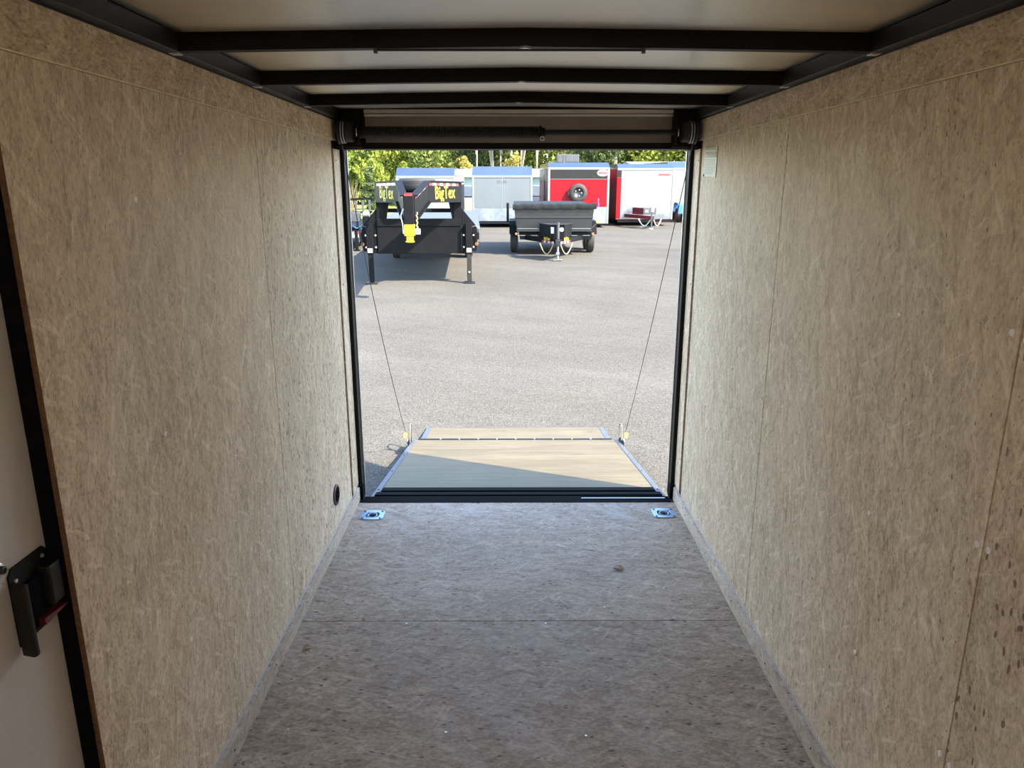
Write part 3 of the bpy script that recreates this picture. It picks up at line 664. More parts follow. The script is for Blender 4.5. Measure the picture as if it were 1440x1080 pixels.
# ---- black gooseneck flatbed
g = site('gooseneck_trailer', -1.87, 15.4, 'black gooseneck flatbed trailer with yellow coupler and yellow lettering on its neck', 'trailer', rz=0.05)
P = M['black_paint']; hx = 0.86
MB().box(-0.86, 0.86, 0.00, 0.06, 0.61, 1.16).build('front_plate', P, g, bevel=0.006)
MB().box(-0.86, 0.86, -0.02, 0.16, 1.16, 1.31).build('deck_beam', P, g, bevel=0.01)
MB().box(-1.24, 1.24, 0.17, 8.3, 1.02, 1.10).build('deck', M['dark_grey'], g)
for s in (-1, 1):
    a, b = sorted((s*1.14, s*1.24)); MB().box(a, b, 0.17, 8.3, 0.88, 1.015).build('rub_rail', P, g)
    a, b = sorted((s*0.62, s*0.74)); MB().box(a, b, 0.17, 8.3, 0.62, 1.015).build('main_rail', P, g)
    # upright column with inner gusset and outer wing
    a, b = sorted((s*0.70, s*0.86)); u = MB().box(a, b, 0.0, 0.30, 1.16, 2.02).build('upright', P, g, bevel=0.005)
    MB().prism([(s*0.70,1.66),(s*0.60,1.66),(s*0.70,1.14)], 'y', 0.02, 0.10).build('inner_gusset', P, u)
    MB().prism([(s*0.862,1.52),(s*1.16,1.16),(s*1.19,1.0),(s*1.16,0.66),(s*0.862,0.61)], 'y', 0.03, 0.15).build('wing_plate', P, g, bevel=0.004)
    for bx in (0.90, 1.10):
        for bz in (0.74, 0.98): MB().lathe([(0.03,0.022),(0.005,0.020)], 'y', (s*bx,0,bz), 6).build('plate_bolt', M['zinc'], g)
    MB().lathe([(0.03,0.035),(0.0,0.03)], 'y', (s*1.16,0,0.80), 14).build('marker_lamp', M['amber'], g)
    # neck beam: level web converging forward, then sloping down to the coupler
    rear = Vector((s*0.86, 0.0, 0)); bend = Vector((s*0.265, -1.40, 0)); tip = Vector((s*0.085, -2.43, 0))
    def web(a, b, za0, za1, zb0, zb1, th=0.022):
        d = (b-a).normalized(); nrm = Vector((d.y, -d.x, 0))*(th/2)
        Z = lambda p, z: Vector((p.x, p.y, z))
        return MB().hexa([Z(a-nrm,za0), Z(a+nrm,za0), Z(b+nrm,zb0), Z(b-nrm,zb0)], [Z(a-nrm,za1), Z(a+nrm,za1), Z(b+nrm,zb1), Z(b-nrm,zb1)])
    web(rear, bend, 1.66, 2.02, 1.70, 2.05).build('neck_web', P, g)
    web(bend, tip, 1.70, 2.05, 1.44, 1.82).build('neck_web', P, g)
    def flange(a, b, za, zb, w=0.13, th=0.022):
        d = (b-a).normalized(); nrm = Vector((d.y, -d.x, 0))*(w/2); Z = lambda p, z: Vector((p.x, p.y, z))
        return MB().hexa([Z(a-nrm,za), Z(a+nrm,za), Z(b+nrm,zb), Z(b-nrm,zb)], [Z(a-nrm,za+th), Z(a+nrm,za+th), Z(b+nrm,zb+th), Z(b-nrm,zb+th)])
    flange(rear, bend, 2.02, 2.05).build('neck_flange', P, g); flange(bend, tip, 2.05, 1.82).build('neck_flange', P, g)
    flange(rear, bend, 1.64, 1.68).build('neck_flange', P, g); flange(bend, tip, 1.68, 1.42).build('neck_flange', P, g)
    d = (bend-rear).normalized(); out = Vector((-d.y, d.x, 0)) if s < 0 else Vector((d.y, -d.x, 0))
    out = out if out.x*s > 0 else -out
    off = out*0.013
    a = rear.lerp(bend, 0.10)+off; b = rear.lerp(bend, 0.97)+off
    tape(g, (a.x,a.y,1.955), (b.x,b.y,1.985), (0,0,1), out, 0.052, 9)
    a2 = bend.lerp(tip, 0.03); b2 = bend.lerp(tip, 0.95); d2 = (tip-bend).normalized(); o2 = Vector((d2.y,-d2.x,0)); o2 = o2 if o2.x*s > 0 else -o2
    tape(g, (a2.x+o2.x*0.013, a2.y+o2.y*0.013, 1.985), (b2.x+o2.x*0.013, b2.y+o2.y*0.013, 1.775), (0,0,1), o2, 0.05, 5)
    tx = rear.lerp(bend, 0.52)+out*0.014
    xd = (bend-rear).normalized() if s < 0 else (rear-bend).normalized()
    text_mesh('lettering', 'BigTex', 0.33, M['lettering_yellow'], g, frame((tx.x, tx.y, 1.835), (xd.x, xd.y, 0), (0,0,1), (out.x, out.y, 0)), bold=0.004, sx=0.92, depth=0.002)
    # drop-leg jack
    jx = s*1.005
    j = MB().box(jx-0.065, jx+0.065, -0.13, 0.025, 0.62, 1.22).build('jack', P, g, bevel=0.006)
    MB().box(jx-0.048, jx+0.048, -0.105, 0.0, 0.03, 0.619).build('inner_leg', M['black_rail'] if s > 0 else P, j, bevel=0.004)
    MB().box(jx-0.115, jx+0.115, -0.16, 0.055, 0.005, 0.03).build('foot_plate', M['black_rail'], j, bevel=0.004)
    MB().box(jx-0.05, jx+0.05, -0.134, -0.131, 0.645, 0.73).build('white_label', M['tape_white'], j)
    MB().tube([(jx+s*0.066,-0.05,1.15),(jx+s*0.14,-0.05,1.17),(jx+s*0.21,-0.05,1.10),(jx+s*0.22,-0.05,0.85)], 0.013, 6).build('jack_crank', M['dark_grey'], j, smooth=True)
    if s > 0: MB().lathe([(-0.115,0.02),(-0.14,0.02)], 'y', (jx,0,0.24), 8).build('leg_pin', M['zinc'], j)
    for yy in (5.0, 6.1): wheel(g, s*0.98, yy, 0.385, 0.22)
MB().box(-0.70, 0.70, 0.34, 0.44, 1.42, 1.50).build('cross_bar', P, g)
MB().box(-0.075, 0.085, -2.58, -2.43, 1.36, 1.885).build('coupler_tube', P, g, bevel=0.006)
MB().box(-0.065, 0.075, -2.584, -2.581, 1.83, 1.875).build('tape_strip', M['tape_red'], g)
cp = MB().box(-0.082, 0.092, -2.585, -2.425, 1.17, 1.359).build('coupler_sleeve', M['yellow_paint'], g, bevel=0.006)
MB().lathe([(1.06,0.078),(1.075,0.078),(1.085,0.062),(1.172,0.062)], 'z', (0.005,-2.51,0), 20).build('coupler_ball_cup', M['yellow_paint'], cp, smooth=True)
ch = [(0.13+0.012*math.sin(k*2.2), -2.48, 1.56-0.028*k) for k in range(12)]
cc = MB().tube(ch, 0.016, 6).build('safety_chain', M['gold_chain'], g, smooth=True)
MB().lathe([(-0.04,0.05),(0.04,0.05)], 'x', (0.14,-2.48,1.235), 12).build('chain_bag', M['sign_white'], cc)
MB().tube([(-0.09,-2.5,1.62),(-0.14,-2.5,1.5),(-0.11,-2.5,1.36),(-0.10,-2.52,1.20)], 0.012, 6).build('breakaway_cable', M['sign_white'], g, smooth=True)
st = MB().lathe([(1.87,0.24),(1.872,0.33),(1.90,0.365),(1.95,0.375),(2.03,0.375),(2.08,0.365),(2.108,0.33),(2.11,0.24)], 'z', (-0.01,-0.12,0), 40).build('spare_wheel', M['tire'], g, smooth=True)
for k in range(5): MB().tube([(-0.01+0.3765*math.cos(2*math.pi*i/40), -0.12+0.3765*math.sin(2*math.pi*i/40), 1.925+0.032*k) for i in range(40)], 0.004, 4, closed=True).build('tread_groove', M['rim_black'], st)
MB().box(-0.58, 0.56, -0.18, -0.05, 1.80, 1.868).build('spare_mount', P, g)

# ---- black dump trailer
d = site('dump_trailer', 1.21, 20.8, 'black dump trailer with rolled tarp and silver tongue jack', 'trailer')
DP = M['dump_paint']
MB().hexa([(-1.03,0,0.66),(1.0,0,0.66),(1.0,3.6,0.66),(-1.03,3.6,0.66)], [(-1.10,-0.02,1.28),(1.09,-0.02,1.28),(1.09,3.6,1.28),(-1.10,3.6,1.28)]).build('dump_body', DP, d, bevel=0.01)
MB().box(-1.05, 1.02, -0.05, 0.02, 0.655, 0.74).build('lower_rib', DP, d, bevel=0.012)
MB().box(-1.09, 1.07, -0.035, 0.02, 1.02, 1.06).build('upper_rib', DP, d, bevel=0.012)
for x_a, x_b in ((-1.02, -0.46), (0.46, 0.99)):
    MB().box(x_a, x_b, -0.062, -0.051, 0.735, 0.752).build('rib_edge', M['galvanised'], d)
    MB().box(x_a, x_b, 0.002, 0.018, 0.545, 0.560).build('rib_edge', M['galvanised'], d)
tp = MB(); n = 26
prof = [(-0.02,1.24),(-0.075,1.25),(-0.095,1.31),(-0.08,1.375),(-0.02,1.40),(0.06,1.38),(0.06,1.28)]
vs = []; fs = []
for i in range(n+1):
    x = -1.15+2.29*i/n; k = 0.012*math.sin(i*2.3)+0.008*math.sin(i*5.1); dz = 0.02*i/n
    for yy, zz in prof: vs.append((x, yy+k, zz+dz+k*0.6))
for i in range(n):
    for j in range(7): fs.append((i*7+j, i*7+(j+1)%7, (i+1)*7+(j+1)%7, (i+1)*7+j))
fs += [list(range(7)), [n*7+j for j in range(7)]]
tp.add(vs, fs); tp.build('tarp_roll', M['tarp'], d, smooth=True)
MB().box(-1.10, 1.09, 0.07, 3.55, 1.281, 1.36).build('tarp_cover', M['tarp'], d, bevel=0.02)
MB().box(-0.95, 0.95, 0.02, 3.5, 0.44, 0.654).build('frame', M['black_paint'], d, bevel=0.008)
for s in (-1, 1):
    for yy in (1.0, 1.82): wheel(d, s*1.10, yy, 0.355, 0.22)
    MB().prism([(0.5,0.55),(0.62,0.80),(0.78,0.90),(2.05,0.90),(2.2,0.80),(2.3,0.55),(2.25,0.55),(2.1,0.78),(2.0,0.87),(0.83,0.87),(0.68,0.78),(0.56,0.55)], 'x', s*1.06, s*1.24).build('fender', M['black_paint'], d)
    MB().beam((s*0.78,0.05,0.50), (s*0.02,-1.42,0.50), 0.07, 0.13).build('tongue_beam', M['black_paint'], d)
    a = Vector((s*0.34,-0.86,0.445)); b = Vector((s*0.05,-1.40,0.445)); o = Vector((s*0.88,-0.46,0)); off = o.normalized()*0.042
    tape(d, a+off, b+off, (0,0,1), o, 0.06, 6)
    bm_ = Vector((s*0.22,-1.08,0.555)) + off
    xd = (b-a).normalized() if s < 0 else (a-b).normalized()
    text_mesh('lettering', 'BigTex', 0.10, M['lettering_yellow'], d, frame(bm_, xd, (0,0,1), o), bold=0.004, sx=1.0, depth=0.002)
    lp = [(s*(0.08+0.34*t/14)+(0.0 if s > 0 else -0.02), -1.36+0.25*t/14, 0.44-0.27*math.sin(math.pi*t/14)) for t in range(15)]
    MB().tube(lp, 0.014, 6).build('safety_chain', M['gold_chain'], d, smooth=True)
    MB().lathe([(-0.03,0.03),(0.0,0.035)], 'y', (s*1.05+(0.02 if s > 0 else 0),-0.02,0.60), 10).build('marker_lamp', M['amber'], d)
tb = MB().prism([(-0.44,-0.55),(-0.20,-1.22),(0.20,-1.22),(0.44,-0.55)], 'z', 0.57, 0.915).build('tongue_box', M['black_paint'], d, bevel=0.01)
MB().prism([(-0.47,-0.53),(-0.22,-1.25),(0.22,-1.25),(0.47,-0.53)], 'z', 0.916, 0.935).build('box_lid', M['black_rail'], tb, bevel=0.004)
MB().box(-0.16, -0.08, -1.226, -1.223, 0.70, 0.86).build('warning_label', M['tape_white'], tb)
MB().lathe([(-1.223,0.055),(-1.226,0.055)], 'y', (0.12,0,0.80), 16).build('round_label', M['tape_white'], tb)
MB().box(-0.06, 0.06, -1.52, -1.36, 0.40, 0.56).build('coupler', M['black_rail'], d, bevel=0.02)
jk = MB().lathe([(0.42,0.038),(0.98,0.038),(0.985,0.03)], 'z', (0.02,-1.33,0), 16).build('tongue_jack', M['dark_grey'], d, smooth=True)
MB().lathe([(0.04,0.03),(0.419,0.03)], 'z', (0.02,-1.33,0), 14).build('jack_leg', M['galvanised'], jk, smooth=True)
MB().box(-0.10, 0.14, -1.40, -1.26, 0.022, 0.04).build('jack_foot', M['galvanised'], jk, bevel=0.004)
MB().box(-0.025, 0.065, -1.38, -1.28, 0.17, 0.23).build('jack_pin', M['galvanised'], jk)
MB().box(-1.32, -1.25, 0.25, 0.32, 0.90, 1.42).build('side_post', M['black_paint'], d, bevel=0.01)
MB().tube([(1.14,-0.02,1.30),(1.18,-0.03,1.32),(1.21,-0.03,1.36),(1.19,-0.03,1.44),(1.19,-0.03,1.55)], 0.017, 6).build('tarp_handle', M['purple'], d, smooth=True)
MB().tube([(1.02,0.0,0.74),(1.10,-0.02,0.82),(1.17,-0.02,0.90)], 0.012, 6).build('lever', M['dark_grey'], d, smooth=True)
MB().lathe([(-0.03,0.05),(0.03,0.05)], 'y', (1.20,-0.02,0.94), 10).build('lever_grip', M['yellow_plastic'], d)

# ---- enclosed trailers along the back of the lot
def enclosed(name, x0, x1, y, length, z0, zcap, ztop, label, face, side, guard=None, group='enclosed trailers along the back of the lot', slant=0.35):
    xc = (x0+x1)/2; hw = (x1-x0)/2
    t = site(name, xc, y, label, 'trailer', group)
    MB().box(-hw+0.02, hw-0.02, 0.02, length, z0, zcap).build('body', side, t, bevel=0.01)
    MB().prism([(0.0,zcap),(length,zcap),(length,ztop),(slant,ztop),(0.0,zcap+0.04)], 'x', -hw+0.02, hw-0.02).build('roof_cap', M['cap_metal'], t, bevel=0.008)
    fz0 = guard[1] if guard else z0+0.05
    MB().box(-hw+0.10, hw-0.10, 0.0, 0.019, fz0, zcap-0.03).build('front_panel', face, t)
    if guard: MB().box(-hw+0.10, hw-0.10, -0.006, 0.019, guard[0], guard[1]-0.002).build('stone_guard', M['tread'], t)
    for s in (-1, 1):
        a, b = sorted((s*(hw-0.10), s*hw)); MB().box(a, b, -0.012, 0.10, z0, zcap+0.03).build('corner_trim', M['corner_metal'], t, bevel=0.02)
        for yy in (length*0.55, length*0.55+0.85): wheel(t, s*(hw-0.22), yy, 0.36, 0.22)
    MB().box(-hw+0.02, hw-0.02, -0.02, 0.03, zcap-0.045, zcap).build('cap_lip', M['corner_metal'], t)
    MB().box(-hw+0.1, hw-0.1, 0.1, length-0.1, max(0.12, z0-0.12), z0-0.002).build('chassis', M['black_rail'], t)
    return t
A = enclosed('enclosed_trailer', -4.70, -2.27, 31.5, 7.0, 0.36, 2.08, 2.44, 'white enclosed cargo trailer standing behind the black gooseneck trailer', M['trailer_white'], M['trailer_white'], (0.40,0.72))
for yy, zz in ((1.2,1.75),(2.4,1.75)): MB().box(1.195, 1.199, yy, yy+0.5, zz-0.15, zz+0.1).build('side_marking', M['grey_box'], A)
MB().box(1.195, 1.202, 3.6, 4.5, 0.45, 1.95).build('side_door', M['sign_white'], A)
B = enclosed('enclosed_trailer', -1.60, 0.95, 32.0, 6.5, 0.28, 2.10, 2.50, 'silver-grey enclosed cargo trailer left of the red one with tread plate base', M['trailer_silver'], M['trailer_white'], (0.28,0.80))
text_mesh('lettering', '35190', 0.17, M['dark_grey'], B, frame((-0.02,-0.003,1.87), (1,0,0), (0,0,1), (0,-1,0)), depth=0.002, sx=0.95)
MB().box(-0.012, 0.012, -0.004, 0.0, 0.81, 2.05).build('panel_seam', M['corner_metal'], B)
C = enclosed('enclosed_trailer', 1.58, 4.17, 32.0, 9.0, 0.16, 2.42, 2.66, 'red and black enclosed cargo trailer with spare wheel on its front', M['trailer_red'], M['trailer_red'], (0.18,0.86))
MB().box(-1.18, 1.18, -0.008, 0.0, 2.0, 2.385).build('black_band', M['trailer_black'], C)
MB().box(-1.18, 1.18, -0.010, 0.0, 1.985, 2.0).build('band_edge', M['corner_metal'], C)
MB().box(-1.285, -1.272, 0.3, 8.9, 1.9, 2.42).build('side_band', M['trailer_black'], C)
for yy in (0.9, 3.6): MB().box(-1.295, -1.274, yy, yy+0.75, 0.4, 2.2).build('side_door', M['trailer_black'] if yy > 1 else M['trailer_white'], C)
lg = MB().lathe([(-0.018,1.0),(-0.009,1.0)], 'y', n=32).build('oval_badge', M['tape_white'], C); lg.scale = (0.24, 1, 0.135); lg.location = (1.0, 0, 2.24)
MB().box(-0.95, 0.95, -0.022, -0.018, -0.22, 0.22).build('badge_bar', M['tape_white'], lg)
for k in range(9): MB().box(-0.8+0.18*k, -0.68+0.18*k, -0.030, -0.022, -0.30, 0.30).build('badge_mark', M['tape_red'], lg)
sw = MB().lathe([(-0.10,0.19),(-0.22,0.205),(-0.26,0.225),(-0.262,0.27),(-0.245,0.335),(-0.20,0.375),(-0.10,0.375),(-0.06,0.33),(-0.055,0.22)], 'y', (-0.02,0,1.44), 40).build('spare_wheel', M['tire'], C, smooth=True)
rm = MB().lathe([(-0.15,0.02),(-0.155,0.10),(-0.20,0.16),(-0.235,0.200),(-0.10,0.19)], 'y', (-0.02,0,1.44), 28).build('rim', M['rim_black'], sw, smooth=True)
for k in range(5):
    a = 2*math.pi*k/5; MB().lathe([(-0.215,0.022),(-0.15,0.022)], 'y', (-0.02+0.13*math.cos(a),0,1.44+0.13*math.sin(a)), 8).build('lug_nut', M['chrome'], sw)
MB().box(-0.46, -0.30, -0.10, -0.001, 1.34, 1.54).build('wheel_bracket', M['rim_black'], C, bevel=0.01)
MB().tube([(-0.40,-0.03,1.36),(-0.55,-0.02,1.2),(-0.60,-0.02,0.9)], 0.010, 5).build('cable', M['maroon'], C, smooth=True)
ac = MB().box(-0.84, 0.08, 0.9, 1.7, 2.665, 3.0).build('roof_unit', M['dark_grey'], C, bevel=0.03)
MB().box(-0.60, -0.52, 0.885, 0.9, 2.665, 3.0).build('unit_strap', M['dark_grey'], ac)
MB().box(-0.48, 0.04, 0.888, 0.9, 2.72, 2.95).build('unit_grille', M['grey_box'], ac)
Dt = enclosed('enclosed_trailer', 4.62, 7.10, 33.0, 7.0, 0.28, 2.40, 2.62, 'white enclosed cargo trailer right of the red one with tongue box and chains', M['trailer_white'], M['trailer_red'], (0.30,0.85))
MB().box(-1.24, -1.05, -0.016, -0.012, 0.32, 2.05).build('red_corner', M['trailer_red'], Dt)
MB().box(-1.24, -1.05, -0.016, -0.012, 2.06, 2.36).build('black_corner', M['trailer_black'], Dt)
for k in range(9): MB().box(0.54+0.055*k, 0.584+0.055*k, -0.004, 0.0, 2.135, 2.205).build('red_letter_mark', M['tape_red'], Dt)
for s in (-1, 1):
    MB().beam((s*0.85,0.05,0.46), (s*0.03,-1.95,0.46), 0.08, 0.14).build('tongue_beam', M['maroon'] if s < 0 else M['grey_box'], Dt)  # left beam maroon: shade and reflected red put into its colour
    lp = [(s*(0.06+0.42*t/12), -1.9+0.5*t/12, 0.40-0.28*math.sin(math.pi*t/12)) for t in range(13)]
    MB().tube(lp, 0.024, 6).build('safety_chain', M['tape_white'], Dt, smooth=True)
bx = MB().prism([(-0.62,-0.75),(-0.28,-1.40),(0.25,-1.40),(0.25,-0.75)], 'z', 0.56, 0.83).build('tongue_box', M['grey_box'], Dt, bevel=0.01)
MB().prism([(-0.64,-0.74),(-0.29,-1.42),(-0.28,-1.405),(-0.625,-0.74)], 'z', 0.56, 0.83).build('box_red_reflection', M['maroon'], bx)  # maroon sheet painting the red trailer's reflection on the shaded box side
MB().box(-0.20, -0.08, -1.404, -1.401, 0.66, 0.76).build('label', M['tape_white'], bx)
jk = MB().lathe([(0.04,0.03),(0.90,0.03)], 'z', (-0.02,-1.90,0), 12).build('tongue_jack', M['dark_grey'], Dt, smooth=True)
MB().lathe([(0.008,0.10),(0.04,0.08)], 'z', (-0.02,-1.90,0), 14).build('jack_foot', M['tape_white'], jk)
MB().box(-0.05, 0.05, -1.98, -1.86, 0.70, 0.92).build('jack_cap', M['aluminium'], jk)
E = enclosed('enclosed_trailer', 7.75, 10.3, 37.6, 7.5, 0.40, 2.45, 2.78, 'plain white enclosed cargo trailer at the right behind the blue fender', M['trailer_white'], M['trailer_white'])
# blue utility trailer
u = site('utility_trailer', 8.75, 35.4, 'low bright blue utility trailer with curved fender at the right edge of the lot', 'trailer')
MB().prism([(0.0,0.45),(0.02,0.72),(0.10,0.86),(0.28,0.90),(0.85,0.90),(1.02,0.82),(1.08,0.45),(1.04,0.45),(0.98,0.79),(0.83,0.86),(0.29,0.86),(0.13,0.82),(0.06,0.70),(0.04,0.45)], 'x', -0.88, -0.62).build('fender', M['blue_paint'], u)
MB().box(-0.88, -0.62, -0.004, 0.03, 0.40, 0.80).build('fender_front', M['blue_paint'], u, bevel=0.02)
MB().box(-0.60, 0.60, -0.30, 2.2, 0.38, 0.48).build('frame', M['blue_paint'], u, bevel=0.01)
for s in (-1, 1): wheel(u, s*0.76, 0.55, 0.33, 0.20)

# ---- black equipment trailer cut by the left post
q = site('equipment_trailer', -5.0, 22.2, 'black equipment trailer with slatted side rail at the left edge of the opening', 'trailer')
MB().box(-1.0, 0.78, 0.0, 4.2, 0.58, 0.70).build('deck', M['black_paint'], q, bevel=0.01)
MB().box(-1.0, 0.62, -0.06, -0.004, 0.48, 0.58).build('front_bar', M['black_paint'], q)
tape(q, (-0.10,-0.062,0.49), (0.60,-0.062,0.49), (0,0,1), (0,-1,0), 0.08, 5)
for k in range(8): MB().box(-0.55+0.20*k, -0.49+0.20*k, 0.02, 0.06, 0.70, 1.42+0.008*k).build('rail_slat', M['dark_grey'], q, bevel=0.008)
MB().beam((-0.62,0.04,1.43), (0.98,0.04,1.51), 0.06, 0.06).build('top_rail', M['black_paint'], q)
MB().beam((-0.62,0.04,1.08), (0.95,0.04,1.12), 0.05, 0.05).build('middle_rail', M['black_paint'], q)
MB().box(0.30, 0.62, -0.25, 0.0, 0.85, 1.12).build('winch_box', M['dark_grey'], q, bevel=0.02)
MB().lathe([(-0.09,0.08),(0.09,0.08)], 'x', (0.80,-0.12,1.06), 16).build('winch_drum', M['aluminium'], q, smooth=True)
MB().box(0.70, 0.92, -0.18, -0.01, 0.58, 0.98).build('winch_stand', M['black_paint'], q, bevel=0.01)
MB().box(0.05, 0.20, -0.20, -0.02, 0.70, 0.95).build('battery_box', M['aluminium'], q, bevel=0.01)
MB().tube([(0.38,-0.12,0.84),(0.40,-0.14,0.72),(0.50,-0.14,0.66),(0.62,-0.12,0.72)], 0.018, 6).build('hose', M['blue_paint'], q, smooth=True)
MB().box(0.42, 0.50, -0.10, -0.01, 0.03, 0.58).build('jack_leg', M['black_paint'], q)
MB().box(0.38, 0.54, -0.14, 0.03, 0.008, 0.03).build('jack_foot', M['black_paint'], q)
MB().beam((0.21,0.10,0.70), (0.17,0.10,1.62), 0.13, 0.10, up=(0,1,0)).build('gate_post', M['black_paint'], q)
MB().beam((0.17,0.10,1.62), (0.09,0.10,3.3), 0.13, 0.08, up=(0,1,0)).build('gate_arm', M['wood_post'], q)
for s in (-1, 1):
    for yy in (2.0, 2.85): wheel(q, s*0.86-0.11, yy, 0.36, 0.22)

# ---- sheds and parked cars behind the row
def shed(name, x0, x1, y, h, depth, label, over=0.3):
    o = site(name, (x0+x1)/2, y, label, 'building'); w = (x1-x0)/2
    MB().box(-w, w, 0, depth, 0.0, h).build('wall', M['shed_wall'], o)
    k = int(2*w/1.2)
    for i in range(k): MB().box(-w+1.2*i+0.55, -w+1.2*i+0.60, -0.03, 0.0, 0.0, h).build('wall_rib', M['shed_wall'], o)
    MB().prism([(-over,h+0.002),(depth+over,h+0.002),(depth+over,h+0.12),(depth/2,h+0.55),(-over,h+0.12)], 'x', -w-over, w+over).build('roof', M['shed_roof'], o)
    return o
shed('metal_shed', -5.0, 7.0, 50, 2.0, 2.6, 'low pale blue metal shed seen in the gaps between trailers')
shed('metal_shed', 8.0, 24, 47, 2.45, 8, 'long grey-roofed metal shed behind the white trailers at the right')
def car(x, y, label, rz=0):
    o = site('parked_car', x, y, label, 'car', 'cars parked behind the trailers', rz)
    MB().prism([(-2.2,0.35),(-2.25,0.75),(-2.1,0.95),(-1.2,1.0),(1.3,1.02),(2.1,0.85),(2.2,0.4)], 'x', -0.88, 0.88).build('body', M['car_dark'], o, bevel=0.06)
    MB().prism([(-1.7,1.0),(-1.1,1.5),(0.5,1.52),(1.2,1.02)], 'x', -0.78, 0.78).build('cabin', M['car_glass'], o, bevel=0.05)
    for s in (-1, 1):
        MB().box(min(s*0.55,s*0.86), max(s*0.55,s*0.86), -2.28, -2.22, 0.70, 0.86).build('tail_light', M['tail_red'], o)
        for yy in (-1.35, 1.35): wheel(o, s*0.80, yy, 0.33, 0.2)
    MB().box(-0.5, 0.5, -2.27, -2.23, 0.45, 0.62).build('number_plate', M['tape_white'], o)
car(-2.45, 44.0, 'dark car with red tail lights in gap left of silver trailer')
car(1.25, 45.0, 'dark car glimpsed in gap left of the red trailer')
ts = MB().box(-0.45, 0.45, 0, 0.05, 0, 1.0).build('plywood_sheet', M['tan_sheet'], None); ts.location = (-2.25, 40.0, gz(40.0)); ts.rotation_euler = (GA-0.10, 0, 0)
tag(ts, 'tan sheet standing upright between the white and silver trailers', 'board')

# ---- trees and undergrowth
def rand_unit():
    while True:
        p = Vector((random.uniform(-1,1), random.uniform(-1,1), random.uniform(-1,1)))
        if 0.05 < p.length < 1: return p
def leaves(n, blobs, size, up=0.0):
    mb = MB(); V = mb.v; Fc = mb.f
    for _ in range(n):
        c, rx, rz = random.choice(blobs); p = rand_unit(); p = p.normalized()*(p.length**0.45)
        o = Vector((c[0]+p.x*rx, c[1]+p.y*rx, c[2]+p.z*rz))
        a = rand_unit().normalized(); b = a.cross(rand_unit()).normalized(); s = size*random.uniform(0.6, 1.4)
        k = len(V); V += [o-a*s, o+b*s*0.45, o+a*s, o-b*s*0.45]; Fc.append([k, k+1, k+2, k+3])
    return mb
def quick(mb, name, mat, parent):
    me = bpy.data.meshes.new(name); me.from_pydata(mb.v, [], mb.f); me.materials.append(mat)
    o = bpy.data.objects.new(name, me); col.objects.link(o); o.parent = parent; return o
def tree(x, y, h, rad, kind, label, n=4200, low=0.12, name='tree', bark='bark', group='trees behind the lot', size=0.17, tw=1.0):
    t = site(name, x, y, label, 'tree' if name != 'shrub' else 'shrub', group); t.rotation_euler = (0,0,random.uniform(0,6))
    blobs = []
    for i in range(16):
        f = random.uniform(low, 1.0); w = rad*(0.5+0.9*math.sin(math.pi*min(0.98, f*0.9+0.06)))*0.7; a = random.uniform(0, 6.283); r = w*random.uniform(0.1, 0.9)
        blobs.append(((r*math.cos(a), r*math.sin(a), f*h*0.92+0.2), w*0.55, w*0.5))
    fo = quick(leaves(n, blobs, size), 'foliage', M[kind], t); fo['kind'] = 'stuff'
    pts = [(0,0,0), (random.uniform(-.1,.1)*rad, 0, h*0.3), (random.uniform(-.15,.15)*rad, random.uniform(-.15,.15)*rad, h*0.6), (0, 0, h*0.92)]
    tk = MB().tube(pts, [k*tw for k in (0.028*h, 0.02*h, 0.013*h, 0.004*h)], 8).build('trunk', M[bark], t, smooth=True)
    for i in range(5):
        f = random.uniform(0.3, 0.75); b = random.choice(blobs)[0]
        MB().tube([(0,0,f*h*0.9), (b[0]*0.5, b[1]*0.5, (f*h*0.9+b[2])/2+0.1), b], [0.010*h, 0.007*h, 0.003*h], 6).build('branch', M[bark], tk)
    return t
names = ['leftmost bright green tree above the equipment trailer', 'bright green tree above the left end of the gooseneck trailer', 'yellow-green tree above the gooseneck neck', 'bright leafy tree left of the white cargo trailer roof',
         'green tree above the white cargo trailer', 'mid green tree between white and silver trailers', 'darker tree above the left of silver trailer', 'green tree above the middle of silver trailer', 'pale green tree above the gap before red trailer',
         'bushy green tree left of the roof unit', 'green tree behind the roof unit of the red trailer', 'dark green tree right of the roof unit', 'mid green tree above the gap between red and white trailers', 'bright green tree above the right white trailer', 'dark tree near the long shed roof', 'rightmost green tree above the long shed']
kinds = ['leaf_bright','leaf_bright','leaf_bright','leaf_bright','leaf_mid','leaf_mid','leaf_dark','leaf_mid','leaf_bright','leaf_mid','leaf_mid','leaf_dark','leaf_mid','leaf_bright','leaf_dark','leaf_mid']
for i, (nm, kd) in enumerate(zip(names, kinds)):
    f = i/15; x = -13.5+29.0*f; y = 60+2.2*math.sin(i*2.7)+(1.5 if i > 4 else -3.0)
    tree(x*(y/58), y, 8.5+1.3*math.sin(i*1.9), 2.5, kd, nm, n=5200, low=0.16 if 5 <= i <= 8 else 0.06, bark='bark_pale' if i % 3 == 2 else 'bark')
for i in range(12):
    x = -20+41*i/11
    tree(x, 71+1.5*math.sin(i*3.1), 13+1.2*math.cos(i*2.2), 3.9, 'leaf_dark' if i % 3 else 'leaf_mid', ('far-row dark tree, '+['leftmost of the far row','second from left in far row','third from left in far row','fourth from left in far row','fifth from left in far row','sixth from left in far row','sixth from right in far row','fifth from right in far row','fourth from right in far row','third from right in far row','second from right in far row','rightmost of the far row'][i]), n=4200, low=0.05, group='far row of trees', size=0.30)
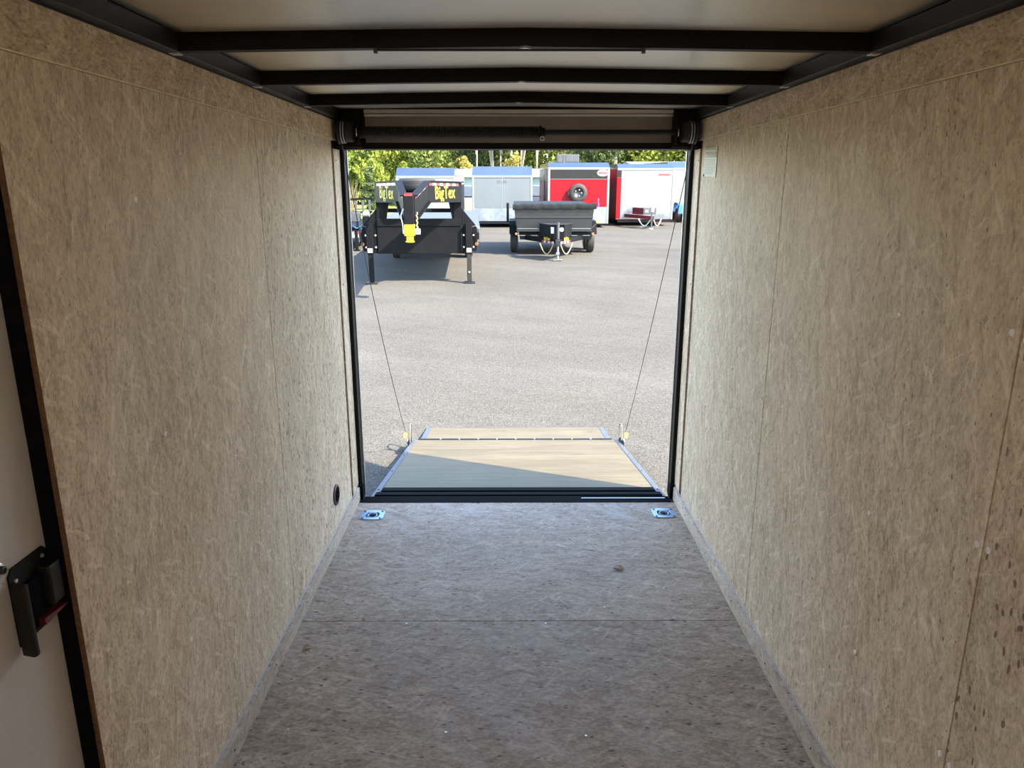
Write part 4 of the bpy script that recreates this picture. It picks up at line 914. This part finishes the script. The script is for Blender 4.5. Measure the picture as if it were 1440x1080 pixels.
slim = [(-2.4,55.5), (-1.3,56.5), (0.1,55.2), (0.9,56.2), (-0.6,57.0), (2.0,57)]
slab = ['slim pale trunk above the right edge of white trailer', 'slim pale trunk above the left edge of silver trailer', 'slim pale trunk above the middle of silver trailer', 'slim pale trunk right of the silver trailer middle', 'thin pale trunk standing back above the silver trailer', 'thin pale trunk above the gap before red trailer']
for (x, y), lb in zip(slim, slab): tree(x, y, 8.5, 0.9, 'leaf_mid', lb, n=500, low=0.62, bark='bark_pale', tw=0.42, group='slim trees behind the silver trailer')
sh = [(-10.9,47,2.4,0.95,'leaf_bright','bright green shrub behind the slatted rail'), (-8.7,48,3.0,0.95,'leaf_bright','bright green shrub left of the gooseneck column'), (-6.6,48.5,2.8,0.9,'leaf_bright','green shrub behind the left neck lettering'),
      (-13.0,50,3.0,1.0,'leaf_mid','green shrub at the far left of the grass'), (-6.4,53.0,2.8,0.9,'leaf_mid','green shrub beside the white trailer front corner'), (-7.55,41,2.5,0.42,'leaf_dark','narrow dark evergreen shrub on the grass left of the gooseneck'),
      (0.4,54.6,3.5,1.0,'leaf_yellow','yellow shrub above the silver trailer roof'), (-3.4,54.8,3.4,1.0,'leaf_yellow','yellowish shrub above the right end of white trailer')]
for x, y, h, r_, kd, lb in sh: tree(x, y, h, r_, kd, lb, n=2200, low=0.08, name='shrub', group='shrubs on the grass', size=0.10)
# dry reeds at the left
mb = MB()
for _ in range(2600):
    x = random.uniform(-12.5, -8.9); y = random.uniform(38, 44); h = random.uniform(0.8, 2.3)*(0.6+0.4*math.sin(x*2)); b = Vector((x, y, gz(y)+0.02)); lean = Vector((random.gauss(0,0.18), random.gauss(0,0.12), 1))*h
    k = len(mb.v); w_ = Vector((random.uniform(0.012,0.03), random.uniform(-0.01,0.01), 0)); mb.v += [b-w_, b+w_, b+lean]; mb.f.append([k, k+1, k+2])
ro_ = quick(mb, 'dry_reeds', M['reed'], None); tag(ro_, 'dry tan reeds and tall grass at the left behind the slatted rail', 'reeds', kind='stuff')
